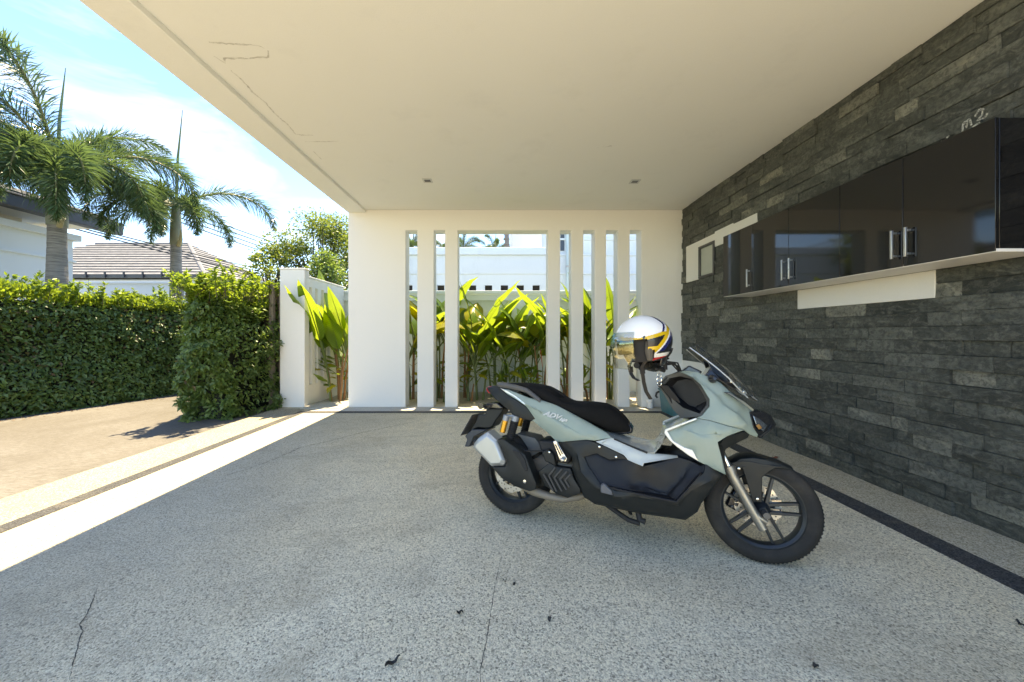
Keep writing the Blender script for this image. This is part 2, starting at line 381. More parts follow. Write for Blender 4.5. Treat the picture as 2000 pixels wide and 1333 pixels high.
# ---- screen wall with openings
SW = thing('screen_wall', (.2, 6.2, 0), 'white plaster wall pierced by tall narrow slots and one wide opening', 'wall')
xb = [-2.542, -1.596, -1.402, -1.131, -.946, -.735, .751, .954, 1.14, 1.338, 1.528, 1.714, 1.908, 2.103, 2.297, 2.984]
zb = [-.05, 2.913, 3.249]; Y0, Y1 = 6.08, 6.335
m = MB(); vv = {}
def gv(i, j, k):
    if (i, j, k) not in vv: vv[(i, j, k)] = m.bm.verts.new((xb[i], (Y0, Y1)[k], zb[j]))
    return vv[(i, j, k)]
sol = lambda i, j: 0 <= i < len(xb)-1 and 0 <= j < 2 and (j == 1 or i % 2 == 0)
for i in range(len(xb)-1):
    for j in range(2):
        if not sol(i, j): continue
        for k in (0, 1): m.face([gv(i, j, k), gv(i+1, j, k), gv(i+1, j+1, k), gv(i, j+1, k)])
        if not sol(i-1, j): m.face([gv(i, j, 0), gv(i, j, 1), gv(i, j+1, 1), gv(i, j+1, 0)])
        if not sol(i+1, j): m.face([gv(i+1, j, 0), gv(i+1, j, 1), gv(i+1, j+1, 1), gv(i+1, j+1, 0)])
        if not sol(i, j-1): m.face([gv(i, j, 0), gv(i+1, j, 0), gv(i+1, j, 1), gv(i, j, 1)])
        if not sol(i, j+1): m.face([gv(i, j+1, 0), gv(i+1, j+1, 0), gv(i+1, j+1, 1), gv(i, j+1, 1)])
m.build('wall', M_WALL, SW, .007)

# ---- slate clad house wall
SL = thing('slate_wall', (2.985, 2.7, 0), 'dark slate clad house wall with white plaster patches and small window', 'wall')
box('backing', 2.985, 6.5, -1.0, 6.30, -.05, 3.24, M_GROUT, SL, 0)
HROW = .0965
PATCH = {'A': (5.55, 5.94, 21, 27), 'A2': (5.13, 5.55, 26, 27), 'B': (4.28, 5.13, 25, 27), 'C': (2.525, 3.70, 15, 17), 'D': (5.15, 6.078, 5, 8)}
HOLES = list(PATCH.values()) + [(5.13, 5.55, 21, 26), (2.02, 4.34, 18, 24)]
rs = random.Random(11); stones = []
for r in range(34):
    z0 = r * HROW; z1 = min(z0 + HROW, 3.248)
    iv = [(-1.0, 6.078)]
    for (a, b, ra, rb_) in HOLES:
        if ra <= r < rb_:
            nv = []
            for (p, q) in iv:
                if a > p: nv.append((p, min(q, a)))
                if b < q: nv.append((max(p, b), q))
            iv = [(p, q) for p, q in nv if q - p > .012]
    for (p, q) in iv:
        y = p - (rs.uniform(0, .2) if p == -1.0 else 0)
        while y < q - 1e-4:
            L = rs.choice((.14, .2, .24, .3, .3, .36, .42, .46)) * rs.uniform(.85, 1.12)
            e = min(q, y + L)
            if q - e < .07: e = q
            stones.append((max(y, p), e, z0, z1)); y = e
def stone_geo(y0, y1, z0, z1, rr):
    """a split-face slate block: uneven front, thin recessed joint around it"""
    j = .0012; prot = rr.uniform(.010, .040); ny, nz = 3, 2; V = []; Fc = []
    tilt_y, tilt_z = rr.uniform(-.005, .005), rr.uniform(-.004, .004)
    for a in range(nz + 1):
        for b in range(ny + 1):
            u, v = b / ny, a / nz; edge = (b in (0, ny)) or (a in (0, nz))
            x = 2.985 - prot + tilt_y * (u - .5) + tilt_z * (v - .5) + rr.uniform(-.0025, .0025) + (.0015 if edge else -.001)
            V.append((x, y0 + j + (y1 - y0 - 2*j) * u + (rr.uniform(-.008, .008) if 0 < b < ny else rr.uniform(0, .0015)), z0 + j + (z1 - z0 - 2*j) * v + (rr.uniform(-.006, .006) if 0 < a < nz else rr.uniform(-.0008, .0008))))
    W_ = ny + 1
    for a in range(nz):
        for b in range(ny): Fc.append((a*W_+b, (a+1)*W_+b, (a+1)*W_+b+1, a*W_+b+1))
    ring = [b for b in range(W_)] + [a*W_+ny for a in range(1, nz+1)] + [nz*W_+b for b in range(ny-1, -1, -1)] + [a*W_ for a in range(nz-1, 0, -1)]
    base = len(V)
    for i in ring: V.append((2.9849, V[i][1], V[i][2]))
    n = len(ring)
    for i in range(n): Fc.append((ring[i], ring[(i+1) % n], base + (i+1) % n, base + i))
    return V, Fc
def seen(s):
    y0, y1, z0, z1 = s
    if y0 < 2.05: return -1
    yc = (y0 + y1) / 2; py = 653 - 720 * (z0 + .05 - 1.2) / yc
    if py < 0 or py > 1333: return -1
    return (720 * 2.96 / y0 - 720 * 2.96 / y1) * 720 * (z1 - z0) / yc
order = sorted(range(len(stones)), key=lambda i: -seen(stones[i])); big = set(order[:300])
restV, restF, restT = [], [], []
def vtone(t, n):                                   # mottled stone, random points paler
    return [min(1, max(0, t + rs.gauss(0, .09) + (rs.uniform(.15, .5) if rs.random() < .10 else 0))) for _ in range(n)]
for i, s in enumerate(stones):
    V, Fc = stone_geo(*s, rs)
    tone = min(1, max(0, rs.gauss(.36, .16))) if rs.random() < .84 else rs.uniform(.66, 1.0)
    if i in big:
        me = bpy.data.meshes.new('slate_stone'); me.from_pydata(V, [], Fc)
        a = me.attributes.new('rnd', 'FLOAT', 'POINT'); a.data.foreach_set('value', vtone(tone, len(V)))
        mesh_obj('slate_stone', me, M_SLATE, SL)
    else:
        o = len(restV); restV += V; restF += [tuple(k + o for k in f) for f in Fc]; restT += vtone(tone, len(V))
me = bpy.data.meshes.new('slate_cladding'); me.from_pydata(restV, [], restF)
a = me.attributes.new('rnd', 'FLOAT', 'POINT'); a.data.foreach_set('value', restT)
tag(mesh_obj('slate_cladding', me, M_SLATE, SL), kind='stuff')
for k, (a, b, ra, rb_) in PATCH.items():
    box('plaster_patch', 2.962 if k != 'B' else 2.956, 2.986, a + (.001 if k == 'A' else 0), b, ra*HROW + .001, rb_*HROW + (.018 if k == 'B' else -.001), M_PATCH, SL, .003)
wf = MB()
for q in ((5.135, 5.547, 2.029, 2.064), (5.135, 5.547, 2.472, 2.507), (5.135, 5.17, 2.064, 2.472), (5.512, 5.547, 2.064, 2.472)): wf.box(2.945, 2.986, *q)
wf = wf.build('window_frame', M_DGREY, SL, .004)
box('pane', 2.972, 2.984, 5.17, 5.512, 2.064, 2.472, M_FROST, wf, 0)
# chalk scribble on the slate over the cabinet
def wall_strokes(name, strokes, x, width, mat, parent):
    V, Fc = [], []
    for st in strokes:
        P = []
        for (a, b), (c, d) in zip(st[:-1], st[1:]):
            for i in range(5): P.append((a + (c-a)*i/5, b + (d-b)*i/5))
        P.append(st[-1]); o = len(V)
        for i, (y, z) in enumerate(P):
            p, q = P[max(0, i-1)], P[min(len(P)-1, i+1)]; l = math.hypot(q[0]-p[0], q[1]-p[1]) or 1
            ny, nz = -(q[1]-p[1])/l*width/2, (q[0]-p[0])/l*width/2
            V += [(x, y+ny, z+nz), (x, y-ny, z-nz)]
            if i: Fc.append((o+2*i-2, o+2*i-1, o+2*i+1, o+2*i))
    me = bpy.data.meshes.new(name); me.from_pydata(V, [], Fc); return mesh_obj(name, me, mat, parent)
wall_strokes('chalk_mark', [[(2.358, 2.495), (2.354, 2.545), (2.344, 2.552), (2.337, 2.51), (2.333, 2.552), (2.322, 2.558), (2.312, 2.51)], [(2.295, 2.555), (2.275, 2.585), (2.255, 2.575), (2.262, 2.545), (2.285, 2.525), (2.25, 2.52), (2.235, 2.54)], [(2.33, 2.49), (2.27, 2.505)]], 2.943, .011, M_CHALK, SL)
wall_strokes('chalk_mark', [[(2.50, 2.475), (2.47, 2.49), (2.45, 2.485), (2.43, 2.51)]], 2.943, .012, M_CHALK, SL)

# ---- wall cabinet
CB = thing('wall_cabinet', (2.79, 3.18, 1.64), 'long glossy black cabinet with five doors hung on the slate wall', 'cabinet')
CX0, CX1, CZ0, CZ1, CY0, CY1 = 2.63, 2.955, 1.64, 2.357, 1.964, 4.39
box('carcass', CX0 + .022, CX1, CY0 + .002, CY1 - .002, CZ0 + .018, CZ1 - .002, M_CAB, CB, .002)
box('underside_panel', CX0 + .004, CX1, CY0 + .001, CY1 - .001, CZ0, CZ0 + .0175, M_CABW, CB, .002)
seams = [CY0, 2.42, 2.873, 3.387, 3.87, CY1]; rs2 = random.Random(5)
hand = {1: [2.42 - .045], 2: [2.42 + .045], 3: [3.387 - .045], 4: [3.387 + .045], 5: [3.87 + .045]}
HB = None
for i in range(5):
    d = box('cabinet_door', CX0, CX0 + .019, seams[i] + .002, seams[i+1] - .002, CZ0 + .004, CZ1, M_CAB, CB, .0015)
    d.rotation_euler = (0, 0, 0)
for i, y in enumerate((2.42 - .042, 2.42 + .042, 3.387 - .042, 3.387 + .042, 3.87 + .05)):
    hm = MB(); z0 = 1.70
    hm.box(CX0 - .036, CX0 - .024, y - .007, y + .007, z0, z0 + .19)
    hm.box(CX0 - .024, CX0 + .002, y - .006, y + .006, z0 + .012, z0 + .026); hm.box(CX0 - .024, CX0 + .002, y - .006, y + .006, z0 + .164, z0 + .178)
    hm.build('handle', M_ALU, CB, .0015)

# ---- teal storage tub and little pipe at the wall
def tub():
    t = thing('storage_tub', (2.68, 5.52, 0), 'teal plastic tub with a rim, in the corner behind the scooter', 'tub')
    cx, cyy = 2.68, 5.53; m = MB()
    def rng(hx, hy, z): return [(cx + sx * (hx - .04 if k else hx), cyy + sy * (hy if k else hy - .04), z) for sx, sy, k in ((-1, -1, 0), (-1, -1, 1), (1, -1, 1), (1, -1, 0), (1, 1, 0), (1, 1, 1), (-1, 1, 1), (-1, 1, 0))]
    m.loft([rng(.205, .235, .002), rng(.212, .243, .04), rng(.232, .265, .345), rng(.226, .259, .345), rng(.206, .237, .05)], True, True)
    m.build('body', pm('teal_plastic', (.035, .16, .19), .38, var=.15, dirt=.25, dcol=(.25, .27, .25)), t, .004)
    m = MB(); m.loft([rng(.247, .28, .335), rng(.247, .28, .36), rng(.228, .261, .36), rng(.228, .261, .335), rng(.247, .28, .335)], True, False); m.build('rim', pm('teal_rim', (.07, .16, .17), .4), t, .002)
tub()
pp = thing('pipe_stub', (2.41, 6.0, .002), 'short white pipe end with cap standing at the foot of the wall', 'pipe')
MB().lathe([(.001, .003), (.05, .003), (.05, .09)], (2.41, 6.01, 0), (0, 0, 1), 20).build('pipe', pm('pvc', (.74, .74, .72), .4, dirt=.2), pp)
MB().lathe([(.053, .085), (.057, .092), (.057, .125), (.052, .135), (.001, .137)], (2.41, 6.01, 0), (0, 0, 1), 20).build('cap', MATS['pvc'], pp)

# ---- gate pier and side wall
GP = thing('gate_pier', (-3.45, 6.12, -.02), 'square white gate pier at the corner of the carport floor', 'pier')
box('shaft', -3.65, -3.245, 6.05, 6.2, -.05, 2.262, M_WALL, GP, .008); box('coping', -3.66, -3.235, 6.04, 6.21, 2.262, 2.285, M_WALL, GP, .006)
SDW = thing('side_wall', (-3.4, 6.95, -.02), 'white garden side wall with tall recessed slots behind the gate pier', 'wall')
box('core', -3.53, -3.335, 6.201, 7.70, -.05, 2.15, M_WALL, SDW, .006)
m = MB(); m.box(-3.335, -3.27, 6.202, 7.60, -.05, .34); m.box(-3.335, -3.27, 6.202, 7.60, 2.0, 2.148)
ys = [6.202, 6.23, 6.34, 6.44, 6.53, 6.66, 6.76, 6.9, 7.0, 7.6]
for k in range(0, len(ys), 2): m.box(-3.335, -3.27, ys[k], ys[k+1], .3401, 1.9999)
m.build('facing', M_WALL, SDW, 0)
box('coping', -3.55, -3.26, 6.203, 7.70, 2.15, 2.18, M_WALL, SDW, .006)
# ---- timber fence posts beside the pier
wood = pm('weathered_wood', (.24, .205, .165), .8, var=.3, vscale=9, bump=.4, bscale=60, dirt=.4, dcol=(.12, .10, .08))
FP = thing('wooden_fence', (-3.80, 6.15, -.03), 'weathered grey wooden fence frame between hedge and white gate pier', 'fence')
box('post', -3.84, -3.765, 6.06, 6.12, -.04, 2.02, wood, FP, .004); box('post', -3.735, -3.665, 6.16, 6.22, -.04, 2.0, wood, FP, .004)
box('rail', -3.96, -3.66, 6.225, 6.26, 1.94, 2.02, wood, FP, .003)
for z in (.55, .9, 1.25, 1.6): box('slat', -4.4, -3.67, 6.262, 6.285, z, z + .24, pm('slat_wood', (.10, .075, .055), .8) if 'slat_wood' not in MATS else MATS['slat_wood'], FP, .003)

# ---- boundary wall behind the bed
BW = thing('boundary_wall', (.5, 7.8, -.05), 'white panelled boundary wall behind the leafy planting bed', 'wall')
box('core', -3.53, 6.4, 7.78, 7.95, -.06, 2.04, M_OUT, BW, 0)
box('coping', -3.56, 6.4, 7.70, 8.0, 2.0401, 2.11, M_OUT, BW, .008)
box('top_rail', -3.52, 6.4, 7.725, 7.779, 1.90, 2.0399, M_OUT, BW, .005)
for i in range(6):
    x = -2.72 + i * 1.58 + (.02 if i == 1 else 0); box('pilaster', x - .19, x + .19, 7.72, 7.778, -.06, 1.8999, M_OUT, BW, .005)
box('plinth', -3.52, 6.4, 7.73, 7.7779, -.06, .16, M_OUT, BW, .005) if False else None

# ---- neighbour behind: banded wall with vents, taller house end, white gable
NB = thing('neighbour_wall', (-1.1, 9.7, -.05), 'shade-tinted banded neighbour wall with a row of square vent holes', 'wall')
vx = [-.36 + i * .415 for i in range(-7, 5)]
hz0, hz1 = 2.30, 2.475
m = MB(); m.box(-3.6, 1.38, 9.6, 9.8, -.06, hz0); m.box(-3.6, 1.38, 9.6, 9.8, hz1, 2.76); x = -3.6
for c in vx:
    m.box(x, c - .095, 9.6, 9.8, hz0, hz1); x = c + .095
m.box(x, 1.38, 9.6, 9.8, hz0, hz1)
m.build('wall', M_OUT, NB, 0)
box('upper_band', -3.62, 1.379, 9.575, 9.79, 2.7605, 3.25, M_OUT, NB, .006); box('coping', -3.66, 1.378, 9.50, 9.85, 3.2505, 3.44, M_OUT, NB, .01)
dark_in = pm('dark_interior', (.035, .03, .026), .9)
for c in vx: box('vent_opening', c - .0949, c + .0949, 9.72, 9.78, hz0 + .0005, hz1 - .0005, dark_in, NB, 0)
NH = thing('neighbour_house', (3.8, 9.9, -.05), 'tall shade-tinted neighbour house end with downpipe seen through the slots', 'house')
box('wall', 1.385, 6.6, 9.52, 13, -.06, 5.4, M_OUT, NH, 0)
for z in (2.74, 3.22, 3.62): box('string_course', 1.384, 6.62, 9.485, 9.519, z, z + .05, M_OUT, NH, .004)
MB().tube([(1.70, 9.42, 0), (1.70, 9.42, 5.3)], .065, 14).build('downpipe', pm('pale_pipe', (.55, .68, .70), .45), NH)
for z in (1.6, 2.9, 4.2): MB().lathe([(.07, 0), (.075, .01), (.075, .04), (.07, .05)], (1.70, 9.42, z), (0, 0, 1), 14).build('pipe_clip', M_ALU, NH)
box('window', 1.50, 1.60, 9.50, 9.521, 3.35, 4.0, pm('dark_glass', (.05, .06, .07), .1), NH, .003)
GB = thing('white_house', (1.3, 14.5, -.05), 'bright white rendered house showing above the banded wall', 'house')
box('wall', .36, 3.0, 14, 17, -.06, 6.2, M_WALL, GB, 0)
gut = pm('brown_gutter', (.22, .19, .17), .5)
MB().tube([(.20, 13.9, 4.2), (.16, 13.9, 5.0), (.02, 13.9, 5.6)], .09, 10).build('downpipe', gut, GB)
for z in (4.35, 4.55, 4.75, 4.95, 5.15, 5.35): MB().lathe([(.10, 0), (.125, .01), (.125, .05), (.10, .06)], (.16 if z < 5 else .09, 13.9, z), (0, 0, 1), 10).build('pipe_ring', gut, GB)

# ---- houses on the left
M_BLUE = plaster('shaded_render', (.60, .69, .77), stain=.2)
M_DKROOF = pm('dark_roof', (.035, .04, .05), .45, var=.3)
HA = thing('left_house', (-14, 7, -.05), 'pale rendered house with dark overhanging eave behind the palms', 'house')
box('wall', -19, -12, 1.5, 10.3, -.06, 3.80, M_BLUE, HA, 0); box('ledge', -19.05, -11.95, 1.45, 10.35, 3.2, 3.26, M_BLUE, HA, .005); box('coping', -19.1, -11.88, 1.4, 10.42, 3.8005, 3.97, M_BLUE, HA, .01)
box('upper_wall', -18, -12.9, 1.0, 9.9, 3.9705, 4.30, pm('cream_render', (.66, .62, .52), .7), HA, 0)
for y in (3.5, 6.0, 8.2): box('window', -12.92, -12.88, y, y + 1.1, 4.0, 4.24, MATS['dark_glass'], HA, .004)
box('soffit', -18.6, -11.75, .6, 10.9, 4.3005, 4.34, M_WALL, HA, 0)
box('fascia', -11.78, -11.5, .5, 11.2, 4.20, 4.55, M_DKROOF, HA, .02)
m = MB(); m.loft([[(-19, .4, 4.50), (-11.45, .4, 4.50), (-11.45, 11.25, 4.50), (-19, 11.25, 4.50)], [(-16.5, 3, 5.6), (-14.6, 3, 5.6), (-14.6, 8.4, 5.6), (-16.5, 8.4, 5.6)]]); rf = m.build('roof', M_DKROOF, HA, 0)
for k in range(18):
    y = .7 + k * .6; t_ = .02 + .0
    x0, x1 = -11.4, -14.4; yy = y if y < 8 else y
    MB().tube([(-11.44, y, 4.53), (-13.2, y * .75 + 1.4, 5.14)], .035, 6).build('roof_rib', M_DKROOF, rf)
def tile_roof_mat():
    t = NT('grey_roof_tiles'); co = t.coord('Object')
    c = t.ramp(t.noise(3.5, 8, .75, t.coord('Object', (1, 1, 5))), [(.3, (.075, .08, .09)), (.5, (.145, .15, .165)), (.7, (.24, .245, .26))])
    t.bsdf(c, .8, nrm=t.bump(t.noise(20, 4, .7, co), .5, .02)); return t.m
M_TILE = tile_roof_mat()
HBk = thing('tiled_house', (-20, 21.5, -.05), 'low pale house under a weathered grey tiled hip roof', 'house')
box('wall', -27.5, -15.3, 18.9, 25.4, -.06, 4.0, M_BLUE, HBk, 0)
E0, E1 = 4.06, 6.55
ce = [(-28.2, 18, E0), (-14.5, 18, E0), (-14.5, 26, E0), (-28.2, 26, E0)]; r0, r1 = (-24.2, 22, E1), (-18.7, 22, E1)
m = MB(); vs = [m.bm.verts.new(p) for p in ce + [r0, r1]]
for q in ((0, 1, 5, 4), (1, 2, 5), (2, 3, 4, 5), (3, 0, 4), (3, 2, 1, 0)): m.face([vs[i] for i in q])
rf = m.build('roof', M_TILE, HBk, 0)
# courses of tiles as real steps, two slopes that face the driveway
def course(a, b, c, d, n, nm):
    A, B, C_, D = map(Vector, (a, b, c, d))           # eave a-b, ridge d-c
    nrm = (B - A).cross(D - A).normalized()
    if nrm.z < 0: nrm = -nrm
    for i in range(n):
        t0, t1 = i / n, (i + 1.12) / n; t1 = min(t1, 1)
        p0, p1, p2, p3 = A.lerp(D, t0), B.lerp(C_, t0), B.lerp(C_, t1), A.lerp(D, t1)
        m = MB(); m.loft([[p0 + nrm*.01, p1 + nrm*.01, p2 + nrm*.005, p3 + nrm*.005], [p0 + nrm*.075, p1 + nrm*.075, p2 + nrm*.02, p3 + nrm*.02]]); m.build(nm, M_TILE, rf, 0)
course(ce[0], ce[1], r1, r0, 13, 'tile_course'); course(ce[1], ce[2], r1, r1, 13, 'tile_course')
box('fascia', -28.2, -14.45, 17.93, 17.99, 3.95, 4.09, M_DKROOF, rf, 0)
for i in range(15):
    x = -27.6 + i * .92; box('gutter_bracket', x, x + .05, 17.86, 17.93, 3.93, 4.22, M_DKROOF, rf, 0)
MB().tube([ce[1], r1], .11, 8).build('hip_cap', M_TILE, rf); MB().tube([r0, r1], .12, 8).build('ridge_cap', M_TILE, rf)
LWL = thing('far_garden_wall', (-14, 14.6, -.05), 'low pale garden wall between hedge and tiled house', 'wall')
box('wall', -22, -8.2, 14.5, 14.7, -.06, 3.18, M_BLUE, LWL, 0); box('coping', -22, -8.15, 14.42, 14.78, 3.1805, 3.28, M_BLUE, LWL, .01)

